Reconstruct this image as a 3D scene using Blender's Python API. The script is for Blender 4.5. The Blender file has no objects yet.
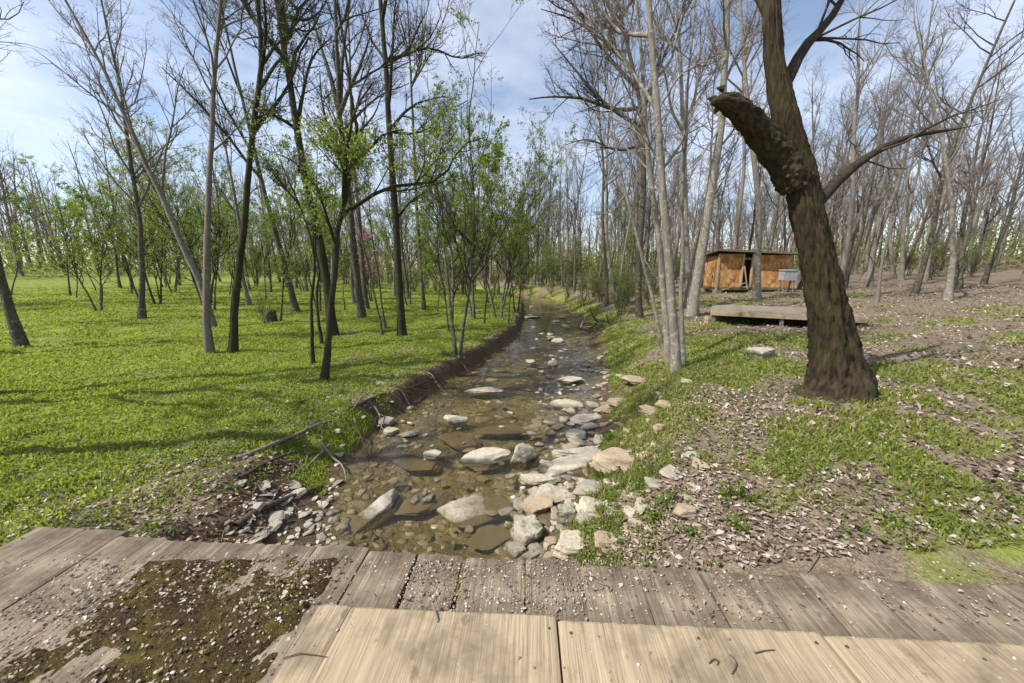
import bpy, bmesh, math
import numpy as np

# ------------------------------------------------------------------ basics
C = bpy.context.scene.collection
SC = bpy.context.scene
F = 360.0                       # focal length in pixels of the 1024 px wide picture
TH = math.atan(69.5 / F)        # camera pitched down
CT, ST = math.cos(TH), math.sin(TH)
EYE = 2.40                      # eye above the water surface (z = 0)


def ray(px, py):
    u, v = px - 512.0, py - 341.5
    return np.array([u, F * CT - v * ST, -F * ST - v * CT])


def onz(px, py, z):
    r = ray(px, py)
    return np.array([0, 0, EYE]) + r * ((z - EYE) / r[2])


def ony(px, py, y):
    r = ray(px, py)
    return np.array([0, 0, EYE]) + r * (y / r[1])


def tag(o, label=None, cat=None, group=None, kind=None):
    if label: o['label'] = label
    if cat: o['category'] = cat
    if group: o['group'] = group
    if kind: o['kind'] = kind
    return o


def empty(name, loc, rz=0.0):
    o = bpy.data.objects.new(name, None)
    C.objects.link(o)
    o.location = loc
    o.rotation_euler = (0, 0, rz)
    o.empty_display_size = 0.2
    return o


def link(name, me, mat, parent=None, loc=None):
    o = bpy.data.objects.new(name, me)
    C.objects.link(o)
    if mat is not None and len(me.materials) == 0:
        me.materials.append(mat)
    if parent is not None: o.parent = parent
    if loc is not None: o.location = loc
    return o


def kids(o):
    return [c for c in bpy.data.objects if c.parent == o]


def copy_tree(o, parts=None):
    c = o.copy()
    C.objects.link(c)
    for ch in (parts if parts is not None else kids(o)):
        d = ch.copy()
        C.objects.link(d)
        d.parent = c
    return c


def make_mesh(name, verts, faces, smooth=True, uv=None):
    """faces: (N,3) or (N,4) int array, or a list of such arrays"""
    if not isinstance(faces, (list, tuple)): faces = [faces]
    faces = [np.asarray(f, dtype=np.int32) for f in faces if len(f)]
    verts = np.asarray(verts, dtype=np.float32)
    me = bpy.data.meshes.new(name)
    me.vertices.add(len(verts))
    me.vertices.foreach_set('co', verts.ravel())
    nl = sum(f.size for f in faces)
    me.loops.add(nl)
    me.loops.foreach_set('vertex_index', np.concatenate([f.ravel() for f in faces]))
    npoly = sum(len(f) for f in faces)
    me.polygons.add(npoly)
    tot = np.concatenate([np.full(len(f), f.shape[1], dtype=np.int32) for f in faces])
    start = np.concatenate([[0], np.cumsum(tot)[:-1]]).astype(np.int32)
    me.polygons.foreach_set('loop_start', start)
    try:
        me.polygons.foreach_set('loop_total', tot)
    except Exception:
        pass
    me.polygons.foreach_set('use_smooth', np.full(npoly, smooth, dtype=bool))
    me.update(calc_edges=True)
    me.validate()
    return me


def color_attr(me, name, cols):
    a = me.color_attributes.new(name, 'FLOAT_COLOR', 'POINT')
    cols = np.asarray(cols, dtype=np.float32)
    if cols.shape[1] == 3:
        cols = np.concatenate([cols, np.ones((len(cols), 1), np.float32)], 1)
    a.data.foreach_set('color', cols.ravel())


def nrm(v):
    return v / np.maximum(np.linalg.norm(v, axis=-1, keepdims=True), 1e-9)


def sstep(a, b, x):
    t = np.clip((x - a) / (b - a + 1e-12), 0, 1)
    return t * t * (3 - 2 * t)


def _hash(ix, iy, s):
    n = (ix.astype(np.int64) * 374761393 + iy.astype(np.int64) * 668265263 + s * 2147483647) & 0xFFFFFFFF
    n = ((n ^ (n >> 13)) * 1274126177) & 0xFFFFFFFF
    return ((n ^ (n >> 16)) & 0xFFFF) / 65535.0


def vnoise(x, y, s=0):
    x = np.asarray(x, float); y = np.asarray(y, float)
    ix, iy = np.floor(x), np.floor(y)
    fx, fy = x - ix, y - iy
    fx = fx * fx * (3 - 2 * fx); fy = fy * fy * (3 - 2 * fy)
    a = _hash(ix, iy, s); b = _hash(ix + 1, iy, s); c = _hash(ix, iy + 1, s); d = _hash(ix + 1, iy + 1, s)
    return (a * (1 - fx) + b * fx) * (1 - fy) + (c * (1 - fx) + d * fx) * fy


def fbm(x, y, s=0, o=4):
    r = 0; a = .5
    for k in range(o):
        r = r + a * (vnoise(np.asarray(x) * 2 ** k, np.asarray(y) * 2 ** k, s + k * 17) - .5)
        a *= .5
    return r * 2      # about -1..1


# ------------------------------------------------------------------ materials
def new_mat(name):
    m = bpy.data.materials.new(name)
    m.use_nodes = True
    nt = m.node_tree
    for n in list(nt.nodes):
        nt.nodes.remove(n)
    out = nt.nodes.new('ShaderNodeOutputMaterial')
    return m, nt, out


class N:
    def __init__(s, nt): s.nt = nt

    def n(s, typ, **kw):
        x = s.nt.nodes.new(typ)
        for k, v in kw.items():
            if k.startswith('i_'):
                x.inputs[k[2:].replace('_', ' ')].default_value = v
            else:
                setattr(x, k, v)
        return x

    def l(s, a, b): s.nt.links.new(a, b)

    def coord(s, scale=(1, 1, 1), kind='Object'):
        tc = s.n('ShaderNodeTexCoord')
        mp = s.n('ShaderNodeMapping')
        mp.inputs['Scale'].default_value = scale
        s.l(tc.outputs[kind], mp.inputs['Vector'])
        return mp.outputs['Vector']

    def noise(s, vec, scale, detail=4, rough=.55, dist=0.0):
        x = s.n('ShaderNodeTexNoise')
        x.inputs['Scale'].default_value = scale
        x.inputs['Detail'].default_value = detail
        x.inputs['Roughness'].default_value = rough
        x.inputs['Distortion'].default_value = dist
        if vec is not None: s.l(vec, x.inputs['Vector'])
        return x.outputs['Fac']

    def ramp(s, fac, stops, interp='LINEAR'):
        x = s.n('ShaderNodeValToRGB')
        e = x.color_ramp.elements
        x.color_ramp.interpolation = interp
        while len(e) < len(stops): e.new(0.5)
        for k, (p, c) in enumerate(stops):
            e[k].position = p
            e[k].color = (c, c, c, 1) if isinstance(c, (int, float)) else (*c, 1)
        s.l(fac, x.inputs['Fac'])
        return x.outputs['Color']

    def mix(s, fac, a, b, mode='MIX'):
        x = s.n('ShaderNodeMix', data_type='RGBA', blend_type=mode)
        for sock, v in ((x.inputs[0], fac), (x.inputs[6], a), (x.inputs[7], b)):
            if hasattr(v, 'links'):
                s.l(v, sock)
            elif isinstance(v, (int, float)):
                sock.default_value = v if sock.type == 'VALUE' else (v, v, v, 1)
            else:
                sock.default_value = (*v, 1)
        return x.outputs[2]

    def math(s, op, a, b=0.0):
        x = s.n('ShaderNodeMath', operation=op)
        for sock, v in ((x.inputs[0], a), (x.inputs[1], b)):
            if hasattr(v, 'links'): s.l(v, sock)
            else: sock.default_value = v
        return x.outputs[0]

    def bump(s, h, strength=.5, dist=.02):
        x = s.n('ShaderNodeBump')
        x.inputs['Strength'].default_value = strength
        x.inputs['Distance'].default_value = dist
        s.l(h, x.inputs['Height'])
        return x.outputs['Normal']

    def bsdf(s, col, rough=.8, normal=None, spec=.3):
        x = s.n('ShaderNodeBsdfPrincipled')
        if hasattr(col, 'links'): s.l(col, x.inputs['Base Color'])
        else: x.inputs['Base Color'].default_value = (*col, 1)
        if hasattr(rough, 'links'): s.l(rough, x.inputs['Roughness'])
        else: x.inputs['Roughness'].default_value = rough
        x.inputs['Specular IOR Level'].default_value = spec
        if normal is not None: s.l(normal, x.inputs['Normal'])
        return x.outputs['BSDF']


def objrand(g):
    return g.n('ShaderNodeObjectInfo').outputs['Random']


def mat_bark(name, c1, c2, moss=0.0, streak=7.0, lich=0.0):
    m, nt, out = new_mat(name); g = N(nt)
    v = g.coord((streak * 3, streak * 3, streak * .5))
    a = g.noise(v, 1.0, 5, .65, .6)
    v2 = g.coord((1, 1, 1))
    b = g.noise(v2, 3.1, 4, .6)
    col = g.mix(g.ramp(a, [(.32, 0.0), (.68, 1.0)]), c1, c2)
    if lich:
        lf = g.ramp(g.noise(g.coord((6, 6, 9)), 1.3, 3, .6), [(.55, 0.0), (.66, lich)])
        col = g.mix(lf, col, (.44, .43, .38))
    if moss:
        mf = g.ramp(b, [(.42, 0.0), (.62, moss)])
        col = g.mix(mf, col, (.075, .10, .018))
    col = g.mix(g.math('MULTIPLY', objrand(g), .35), col, (c1[0] * .6, c1[1] * .6, c1[2] * .6))
    h = g.math('ADD', a, g.math('MULTIPLY', b, .5))
    g.l(g.bsdf(col, .92, g.bump(h, .8, .02), .15), out.inputs['Surface'])
    return m


def mat_leaf(name, c1, c2, trans=.45, scale=1.2, straw=0.0):
    m, nt, out = new_mat(name); g = N(nt)
    geo = g.n('ShaderNodeNewGeometry')
    rnd = geo.outputs['Random Per Island']
    f = g.noise(g.coord((1, 1, 1)), scale, 2, .5)
    fac = g.math('ADD', g.math('MULTIPLY', rnd, .55), g.math('MULTIPLY', f, .45))
    col = g.mix(g.ramp(fac, [(.2, 0.0), (.8, 1.0)]), c1, c2)
    if straw:
        col = g.mix(g.math('GREATER_THAN', g.math('ADD', rnd, g.math('MULTIPLY', g.math('SUBTRACT', f, .5), .8)), 1.0 - straw), col, (.36, .28, .16))
    d = g.bsdf(col, .6, None, .25)
    t = g.n('ShaderNodeBsdfTranslucent')
    g.l(g.mix(.6, col, (c2[0] * 1.3, c2[1] * 1.35, c2[2] * .8)), t.inputs['Color'])
    mx = g.n('ShaderNodeMixShader'); mx.inputs[0].default_value = trans
    g.l(d, mx.inputs[1]); g.l(t.outputs[0], mx.inputs[2])
    g.l(mx.outputs[0], out.inputs['Surface'])
    return m


def mat_rock(name, base, var, dark, moss=0.0, scale=1.0, wet=0.0):
    m, nt, out = new_mat(name); g = N(nt)
    v = g.coord((1, 1, 1.6))
    a = g.noise(v, 9 * scale, 6, .65, .3)
    b = g.noise(v, 38 * scale, 4, .6)
    c = g.noise(v, 3.2 * scale, 3, .55)
    col = g.mix(g.ramp(a, [(.3, 0.0), (.7, 1.0)]), base, var)
    col = g.mix(g.ramp(c, [(.52, 0.0), (.70, .75)]), col, dark)
    col = g.mix(g.ramp(b, [(.38, .45), (.5, 0.0)]), col, dark)
    col = g.mix(g.math('MULTIPLY', objrand(g), .45), col, (dark[0] * 1.3, dark[1] * 1.3, dark[2] * 1.3))
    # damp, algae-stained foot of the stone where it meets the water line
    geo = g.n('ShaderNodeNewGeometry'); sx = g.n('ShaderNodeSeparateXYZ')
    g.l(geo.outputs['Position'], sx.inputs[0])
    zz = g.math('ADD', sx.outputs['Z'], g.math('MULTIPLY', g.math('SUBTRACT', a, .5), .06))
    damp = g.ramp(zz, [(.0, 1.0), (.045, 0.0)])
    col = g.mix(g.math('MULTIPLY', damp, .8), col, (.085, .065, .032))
    if moss:
        mf = g.ramp(g.noise(v, 7, 4, .6), [(.48, 0.0), (.6, moss)])
        col = g.mix(mf, col, (.07, .085, .018))
    h = g.math('ADD', a, g.math('MULTIPLY', b, .4))
    g.l(g.bsdf(col, .85, g.bump(h, .55, .02), .3), out.inputs['Surface'])
    return m


def mat_wood(name, c1, c2, dark, grain=(55, 2.2, 55), rough=.85, stains=.6):
    m, nt, out = new_mat(name); g = N(nt)
    v = g.coord(grain)
    info = g.n('ShaderNodeObjectInfo')
    va = g.n('ShaderNodeVectorMath', operation='ADD')
    g.l(v, va.inputs[0])
    sc = g.n('ShaderNodeVectorMath', operation='SCALE'); sc.inputs['Scale'].default_value = 40
    g.l(info.outputs['Random'], sc.inputs[0]); g.l(sc.outputs[0], va.inputs[1])
    a = g.noise(va.outputs[0], 1.0, 6, .7, .8)
    b = g.noise(g.coord((1, 1, 1)), 2.3, 5, .65)
    c = g.noise(g.coord((9, 4, 9)), 1.6, 4, .6)
    fine = g.noise(g.coord((grain[0] * 4, grain[1] * 3, grain[2] * 4)), 1.0, 3, .6)
    col = g.mix(g.ramp(a, [(.3, 0.0), (.7, 1.0)]), c1, c2)
    col = g.mix(g.math('MULTIPLY', g.ramp(fine, [(.36, 1.0), (.52, 0.0)]), .5), col, dark)
    col = g.mix(g.ramp(b, [(.5, 0.0), (.72, stains)]), col, dark)
    col = g.mix(g.ramp(c, [(.63, 0.0), (.72, stains * .7)]), col, dark)
    h = g.math('ADD', a, g.math('MULTIPLY', fine, .5))
    g.l(g.bsdf(col, rough, g.bump(h, .45, .008), .2), out.inputs['Surface'])
    return m


def mat_plain(name, c1, c2, scale=8, rough=.8, bump=.3, stretch=(1, 1, 1), spec=.3):
    m, nt, out = new_mat(name); g = N(nt)
    a = g.noise(g.coord(stretch), scale, 5, .6)
    col = g.mix(g.ramp(a, [(.3, 0.0), (.7, 1.0)]), c1, c2)
    g.l(g.bsdf(col, rough, g.bump(a, bump, .02), spec), out.inputs['Surface'])
    return m


def mat_island(name, stops, rough=.85, trans=0.0, spec=.2):
    """colour picked per loose piece (pebbles, dead leaves)"""
    m, nt, out = new_mat(name); g = N(nt)
    geo = g.n('ShaderNodeNewGeometry')
    col = g.ramp(geo.outputs['Random Per Island'], stops)
    col = g.mix(g.ramp(g.noise(g.coord((1, 1, 1)), 60, 3, .6), [(.3, .35), (.6, 0.0)]), col, (.10, .08, .06))
    d = g.bsdf(col, rough, None, spec)
    if trans:
        t = g.n('ShaderNodeBsdfTranslucent'); g.l(col, t.inputs['Color'])
        mx = g.n('ShaderNodeMixShader'); mx.inputs[0].default_value = trans
        g.l(d, mx.inputs[1]); g.l(t.outputs[0], mx.inputs[2]); d = mx.outputs[0]
    g.l(d, out.inputs['Surface'])
    return m


M = {}
M['bark_dark'] = mat_bark('bark_dark', (.024, .019, .014), (.066, .054, .041), moss=.45)
M['bark_mid'] = mat_bark('bark_mid', (.06, .05, .038), (.145, .125, .098), moss=.3, lich=.4)
M['bark_pale'] = mat_bark('bark_pale', (.15, .128, .10), (.34, .30, .25), moss=.12, lich=.7)
M['bark_far'] = mat_bark('bark_far', (.16, .135, .11), (.27, .235, .195), moss=.0, lich=.3)
M['bark_old'] = mat_bark('bark_old', (.016, .011, .008), (.075, .052, .036), moss=.2, streak=9)
M['twig_dark'] = mat_plain('twig_dark', (.03, .024, .019), (.07, .057, .044), 12, .9, .1)
M['twig_pale'] = mat_plain('twig_pale', (.12, .10, .083), (.215, .185, .155), 12, .9, .1)
M['leaf_fresh'] = mat_leaf('leaf_fresh', (.15, .215, .03), (.27, .335, .07), .5)
M['leaf_dark'] = mat_leaf('leaf_dark', (.045, .085, .014), (.11, .17, .026))
M['leaf_olive'] = mat_leaf('leaf_olive', (.17, .205, .055), (.29, .31, .10), .5)
M['blossom'] = mat_leaf('blossom', (.36, .13, .22), (.50, .24, .34), .3)
M['grass'] = mat_leaf('grass', (.185, .235, .035), (.33, .375, .075), .5, .5)
M['bank_grass'] = mat_leaf('bank_grass', (.14, .18, .03), (.27, .31, .065), .45, .8, .22)
M['weed'] = mat_leaf('weed', (.085, .135, .022), (.19, .25, .045), .4)
M['rock'] = mat_rock('limestone', (.42, .365, .27), (.55, .50, .40), (.21, .175, .12))
M['rock_grey'] = mat_rock('grey_limestone', (.31, .28, .225), (.45, .415, .345), (.15, .13, .10))
M['rock_tan'] = mat_rock('tan_stone', (.34, .255, .165), (.44, .35, .25), (.20, .15, .10))
M['rock_moss'] = mat_rock('mossy_stone', (.36, .33, .25), (.47, .44, .36), (.15, .125, .07), moss=.8)
M['ply'] = mat_wood('plywood', (.26, .20, .125), (.43, .345, .23), (.125, .095, .065), (38, 1.2, 38), .88, .95)
M['plank'] = mat_wood('grey_plank', (.155, .12, .085), (.345, .275, .195), (.055, .041, .029), (36, 1.3, 36), .9, .9)
M['beam'] = mat_wood('beam', (.12, .095, .07), (.2, .165, .125), (.06, .05, .035), (2, 40, 40), .9, .6)
def mat_osb():
    m, nt, out = new_mat('strand_board'); g = N(nt)
    vo = g.n('ShaderNodeTexVoronoi'); vo.inputs['Scale'].default_value = 1.0
    g.l(g.coord((9, 9, 5)), vo.inputs['Vector'])
    sv = g.n('ShaderNodeSeparateColor'); g.l(vo.outputs['Color'], sv.inputs[0])
    a = g.noise(g.coord((2, 2, 1.4)), 1.4, 4, .6)
    col = g.ramp(sv.outputs[0], [(0, (.30, .13, .040)), (.5, (.46, .235, .085)), (1, (.60, .37, .17))])
    col = g.mix(g.ramp(a, [(.48, 0.0), (.7, .6)]), col, (.22, .105, .045))
    g.l(g.bsdf(col, .8, g.bump(sv.outputs[1], .2, .01), .2), out.inputs['Surface'])
    return m


M['osb'] = mat_osb()
M['deck_top'] = mat_wood('deck_top', (.17, .14, .10), (.27, .23, .17), (.10, .08, .06), (3, 30, 30), .9, .6)
M['platform'] = mat_wood('platform_board', (.27, .21, .125), (.36, .29, .19), (.15, .12, .08), (3, 30, 30), .85, .5)
M['stud'] = mat_wood('stud', (.40, .29, .18), (.50, .38, .25), (.24, .17, .11), (40, 40, 2), .85, .4)
M['roofing'] = mat_plain('roofing', (.08, .065, .055), (.15, .125, .105), 6, .8, .3)
M['metal'] = mat_plain('grey_metal', (.22, .23, .235), (.33, .335, .34), 4, .5, .1, spec=.5)
M['dirt'] = mat_plain('hole_shade', (.05, .038, .028), (.10, .08, .06), 10, .95, .4)  # shade inside the shed's wall hole, put into a dark colour
M['driftwood'] = mat_bark('driftwood', (.17, .14, .11), (.33, .29, .24), streak=9)
M['deadwood'] = mat_bark('deadwood', (.055, .042, .032), (.14, .11, .085), moss=.25, streak=9)
M['pebble'] = mat_island('pebble', [(0, (.13, .095, .07)), (.4, (.27, .22, .17)), (.78, (.42, .365, .30)), (1, (.60, .55, .48))])
M['litter'] = mat_island('leaf_litter', [(0, (.085, .055, .038)), (.3, (.21, .15, .11)), (.65, (.40, .315, .25)), (1, (.62, .54, .46))], .85, .2)
M['rock_small'] = mat_island('small_stone', [(0, (.24, .21, .17)), (.4, (.36, .32, .25)), (.75, (.46, .41, .32)), (1, (.54, .49, .40))], .85)
M['cobble'] = mat_island('bed_cobble', [(0, (.095, .082, .05)), (.4, (.175, .15, .095)), (.75, (.265, .23, .15)), (1, (.42, .37, .27))], .7)
def mat_moss():
    m, nt, out = new_mat('moss'); g = N(nt)
    v = g.coord((1, 1, 1))
    a = g.noise(v, 4.2, 5, .65, .4); b = g.noise(v, 34, 5, .7); c = g.noise(v, 130, 3, .6)
    col = g.mix(g.ramp(a, [(.40, 0.0), (.60, 1.0)]), (.060, .038, .022), (.115, .092, .020))
    col = g.mix(g.ramp(b, [(.40, .75), (.56, 0.0)]), col, (.035, .024, .014))
    col = g.mix(g.ramp(c, [(.55, 0.0), (.68, .7)]), col, (.21, .165, .09))
    h = g.math('ADD', b, g.math('MULTIPLY', c, .6))
    g.l(g.bsdf(col, .97, g.bump(h, 1.0, .03), .1), out.inputs['Surface'])
    return m


M['moss'] = mat_moss()
M['iron'] = mat_plain('rusty_iron', (.05, .03, .02), (.10, .06, .04), 30, .7, .2)


# ------------------------------------------------------------------ terrain
YS = [-60, -20, -5, 0, 2.8, 4.0, 5.4, 6.6, 9.2, 13.9, 20, 27, 34, 42, 55, 90, 200]
LE = [-6, -2.6, -1.7, -1.55, -1.63, -2.15, -2.05, -1.72, -.84, .31, .75, .9, .2, -4, -14, -40, -120]
YR = [-60, -20, -5, 0, 2.8, 4.0, 4.9, 6.6, 11, 18.4, 27, 34, 42, 55, 90, 200]
RE = [-2, 1.4, 1.0, .7, .22, .60, 1.15, 1.7, 2.7, 3.5, 3.6, 3.2, -.5, -9, -34, -112]


def edges(y):
    wob = .13 * fbm(y * .9, 3.3 + 0 * y, 5, 3) + .09 * fbm(y * 3.1, 1.7 + 0 * y, 6, 3)
    return np.interp(y, YS, LE) + wob, np.interp(y, YR, RE) - .16 * fbm(y * 1.1, 9.1 + 0 * y, 8, 3) - .10 * fbm(y * 3.3, 4.1 + 0 * y, 9, 3)


def height(x, y, full=False):
    x = np.asarray(x, float); y = np.asarray(y, float)
    L, R = edges(y)
    dl, dr = L - x, x - R
    # left bank: a cut earth bank, broader and lower beside the bridge
    wl = np.interp(y, [2, 3.2, 4.6, 6, 60], [1.15, 1.0, .55, .30, .30])
    bl = np.interp(y, [1.6, 2.6, 4, 7, 14, 60], [.66, .48, .42, .36, .34, .5])
    k = np.clip(dl / wl, 0, 1)
    prof = np.where(y[...] < 4.3, k ** 1.5, sstep(0, 1, k ** .8))
    hl = bl * prof * (1 + .30 * fbm(x * 1.7, y * 1.7, 14, 3)) + .016 * np.clip(dl - wl, 0, 40) + .10 * fbm(x * .35, y * .35, 2, 3) * sstep(.2, 2, dl)
    hl = hl + 1.6 * sstep(30, 75, np.hypot(x * .8, y)) * sstep(2, 14, dl)
    # right bank: stony edge, then a slope up to a shelf
    wr = np.interp(y, [0, 3, 6, 12, 40], [.85, .85, 1.0, 1.2, 1.3])
    hr = np.interp(dr / wr, [0, .3, .8, 1.4, 3, 6, 12, 25, 60, 200], [0, .08, .36, .68, .92, 1.08, 1.3, 2.0, 4.2, 9])
    hr = hr * np.interp(y, [1.9, 4.2], [.74, 1.0]) + (.10 * fbm(x * .8, y * .8, 21, 4) + .05 * fbm(x * 3, y * 3, 31, 2)) * sstep(.1, .9, dr)
    hr = hr - .30 * np.exp(-(((x - 8.2) / 2.2) ** 2 + ((y - 11.6) / 2.2) ** 2))
    # bed
    w = np.maximum(R - L, .3)
    mid = np.clip(np.minimum(-dl, -dr) / (w * .35), 0, 1)
    hb = -.02 - .13 * sstep(0, 1, mid) + .06 * fbm(x * 1.4, y * 1.4, 41, 4) * sstep(0, .3, mid)
    h = np.where(dl > 0, hl, np.where(dr > 0, hr, np.minimum(hb, -.008)))
    # under and round the bridge deck keep the soil below the planks
    inb = sstep(1.98, 1.86, y) * sstep(-1.2, -1.0, y)
    cap = np.where(x > 1.0, .635, .55)
    bridge = (x > -3.35) & (x < 3.55)
    h = np.where(bridge, h * (1 - inb) + np.minimum(h, cap) * inb, h * (1 - inb * .7) + .66 * inb * .7)
    h = h + .012 * fbm(x * 7, y * 7, 51, 2) * ((dl > 0) | (dr > 0))
    if full:
        return h, dl, dr, wl, wr
    return h


def hz(x, y):
    return float(height(np.array([x]), np.array([y]))[0])


def hit(px, py, ymax=120.0, zoff=0.0):
    """where the pixel's ray meets the ground (water counts as z = 0)"""
    r = ray(px, py); r = r / r[1]
    ys = np.concatenate([np.arange(1.0, 12, .02), np.arange(12, ymax, .1)])
    P = np.array([0, 0, EYE]) + ys[:, None] * r
    h = np.maximum(height(P[:, 0], P[:, 1]), 0.0) + zoff
    b = np.nonzero(P[:, 2] <= h)[0]
    i = b[0] if len(b) else len(ys) - 1
    return np.array([P[i, 0], P[i, 1], h[i]])


def axis(pieces):
    out = []
    for a, b, s in pieces:
        out.append(np.arange(a, b - 1e-6, s))
    out.append([pieces[-1][1]])
    return np.concatenate(out)


gx = axis([(-420, -120, 50), (-120, -40, 8), (-40, -12, 1.4), (-12, -5, .25), (-5, 5, .05), (5, 12, .2), (12, 40, 1.4), (40, 120, 8), (120, 420, 50)])
gy = axis([(-60, -10, 6), (-10, 1, .6), (1, 10, .05), (10, 22, .2), (22, 50, .8), (50, 130, 5), (130, 480, 50)])
X, Y = np.meshgrid(gx, gy)
H, DL, DR, WL, WR = height(X, Y, True)
nx, ny = len(gx), len(gy)
idx = np.arange(nx * ny).reshape(ny, nx)
quads = np.stack([idx[:-1, :-1], idx[:-1, 1:], idx[1:, 1:], idx[1:, :-1]], -1).reshape(-1, 4)
ground_me = make_mesh('ground', np.stack([X, Y, H], -1).reshape(-1, 3), quads)


def masks(x, y):
    h, dl, dr, wl, wr = height(x, y, True)
    n1 = fbm(x * .9, y * .9, 61, 4); n2 = fbm(x * 2.7, y * 2.7, 71, 3)
    gl = sstep(wl * .85, wl * 1.3, dl) * (1 - .6 * sstep(2.4, .5, dl - wl) * sstep(9, 4, y) - .35 * sstep(.9, .1, dl - wl)) * np.clip(1 - sstep(.12, .5, n1 + .5 * n2) * (.35 + .35 * sstep(5, 1, dl - wl)), 0, 1)
    gl = gl * (1 - .8 * sstep(2.2, 1.2, y))
    # right bank: grass in patches, strongest along the waterside shelf
    gl = np.maximum(gl, .9 * sstep(.0, .2, n2 + .3 * sstep(5.6, 4.6, y)) * sstep(.12, .3, dl / wl) * sstep(3.3, 3.8, y) * sstep(7.0, 5.0, y))
    patch = sstep(-.12, .30, n1 + .6 * n2 + .55 * np.exp(-((dr - .6) / .5) ** 2) * sstep(2.0, 3.2, y) - .02 * np.clip(dr - 2, 0, 20) - .06 * np.exp(-((dr - 1.9) / .6) ** 2) * sstep(9, 5, y))
    gr = patch * sstep(.12, .4, dr) * (1 - .3 * sstep(2.4, 1.6, y)) * (1 - sstep(9, 16, dr) * .8)
    grass = np.where(dl > 0, gl, np.where(dr > 0, gr, 0))
    bed = ((dl <= .02) & (dr <= .02)).astype(float)
    soil = np.where(dl > 0, sstep(1.25, .8, dl / wl), np.where(dr > 0, sstep(.9, .15, dr / wr), 1))
    return grass, bed, soil


G_, B_, S_ = masks(X, Y)
color_attr(ground_me, 'mask', np.stack([G_.ravel(), B_.ravel(), S_.ravel()], 1))


def mat_ground():
    m, nt, out = new_mat('ground'); g = N(nt)
    at = g.n('ShaderNodeVertexColor', layer_name='mask')
    sp = g.n('ShaderNodeSeparateColor'); g.l(at.outputs['Color'], sp.inputs[0])
    gr, bd, so = sp.outputs[0], sp.outputs[1], sp.outputs[2]
    v = g.coord((1, 1, 1))
    a = g.noise(v, 2.2, 6, .65); b = g.noise(v, 14, 5, .65); c = g.noise(v, 55, 3, .6)
    lit = g.mix(g.ramp(b, [(.35, 0.0), (.65, 1.0)]), (.10, .075, .05), (.22, .17, .12))
    lit = g.mix(g.ramp(c, [(.5, 0.0), (.65, .6)]), lit, (.32, .26, .20))
    soil = g.mix(g.ramp(b, [(.3, 0.0), (.7, 1.0)]), (.065, .043, .026), (.15, .105, .065))
    grs = g.mix(g.ramp(a, [(.35, 0.0), (.65, 1.0)]), (.13, .165, .03), (.23, .265, .05))
    grs = g.mix(g.ramp(c, [(.35, .4), (.5, 0.0)]), grs, (.09, .085, .03))
    vo = g.n('ShaderNodeTexVoronoi'); vo.inputs['Scale'].default_value = 6.5
    vd = g.n('ShaderNodeVectorMath', operation='ADD')
    nz = g.n('ShaderNodeTexNoise'); nz.inputs['Scale'].default_value = 5
    sc = g.n('ShaderNodeVectorMath', operation='SCALE'); sc.inputs['Scale'].default_value = .16
    g.l(v, nz.inputs['Vector']); g.l(nz.outputs['Color'], sc.inputs[0]); g.l(sc.outputs[0], vd.inputs[1]); g.l(v, vd.inputs[0])
    g.l(vd.outputs[0], vo.inputs['Vector'])
    ve = g.n('ShaderNodeTexVoronoi', feature='DISTANCE_TO_EDGE'); ve.inputs['Scale'].default_value = 6.5
    g.l(vd.outputs[0], ve.inputs['Vector'])
    sv = g.n('ShaderNodeSeparateColor'); g.l(vo.outputs['Color'], sv.inputs[0])
    bed = g.ramp(sv.outputs[0], [(0, (.105, .09, .05)), (.5, (.19, .16, .095)), (1, (.29, .25, .16))])
    bed = g.mix(g.ramp(ve.outputs['Distance'], [(0, .8), (.10, 0.0)]), bed, (.055, .04, .02))
    bed = g.mix(g.ramp(a, [(.4, 0.0), (.65, .6)]), bed, (.15, .125, .045))
    col = g.mix(so, lit, soil)
    col = g.mix(gr, col, grs)
    col = g.mix(bd, col, bed)
    h = g.math('ADD', b, g.math('MULTIPLY', c, .5))
    g.l(g.bsdf(col, .95, g.bump(h, .9, .035), .1), out.inputs['Surface'])
    return m


ground = link('ground', ground_me, mat_ground())
tag(ground, 'grassy and leaf-littered ground on both sides of the stony creek', 'ground', kind='structure')


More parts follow.
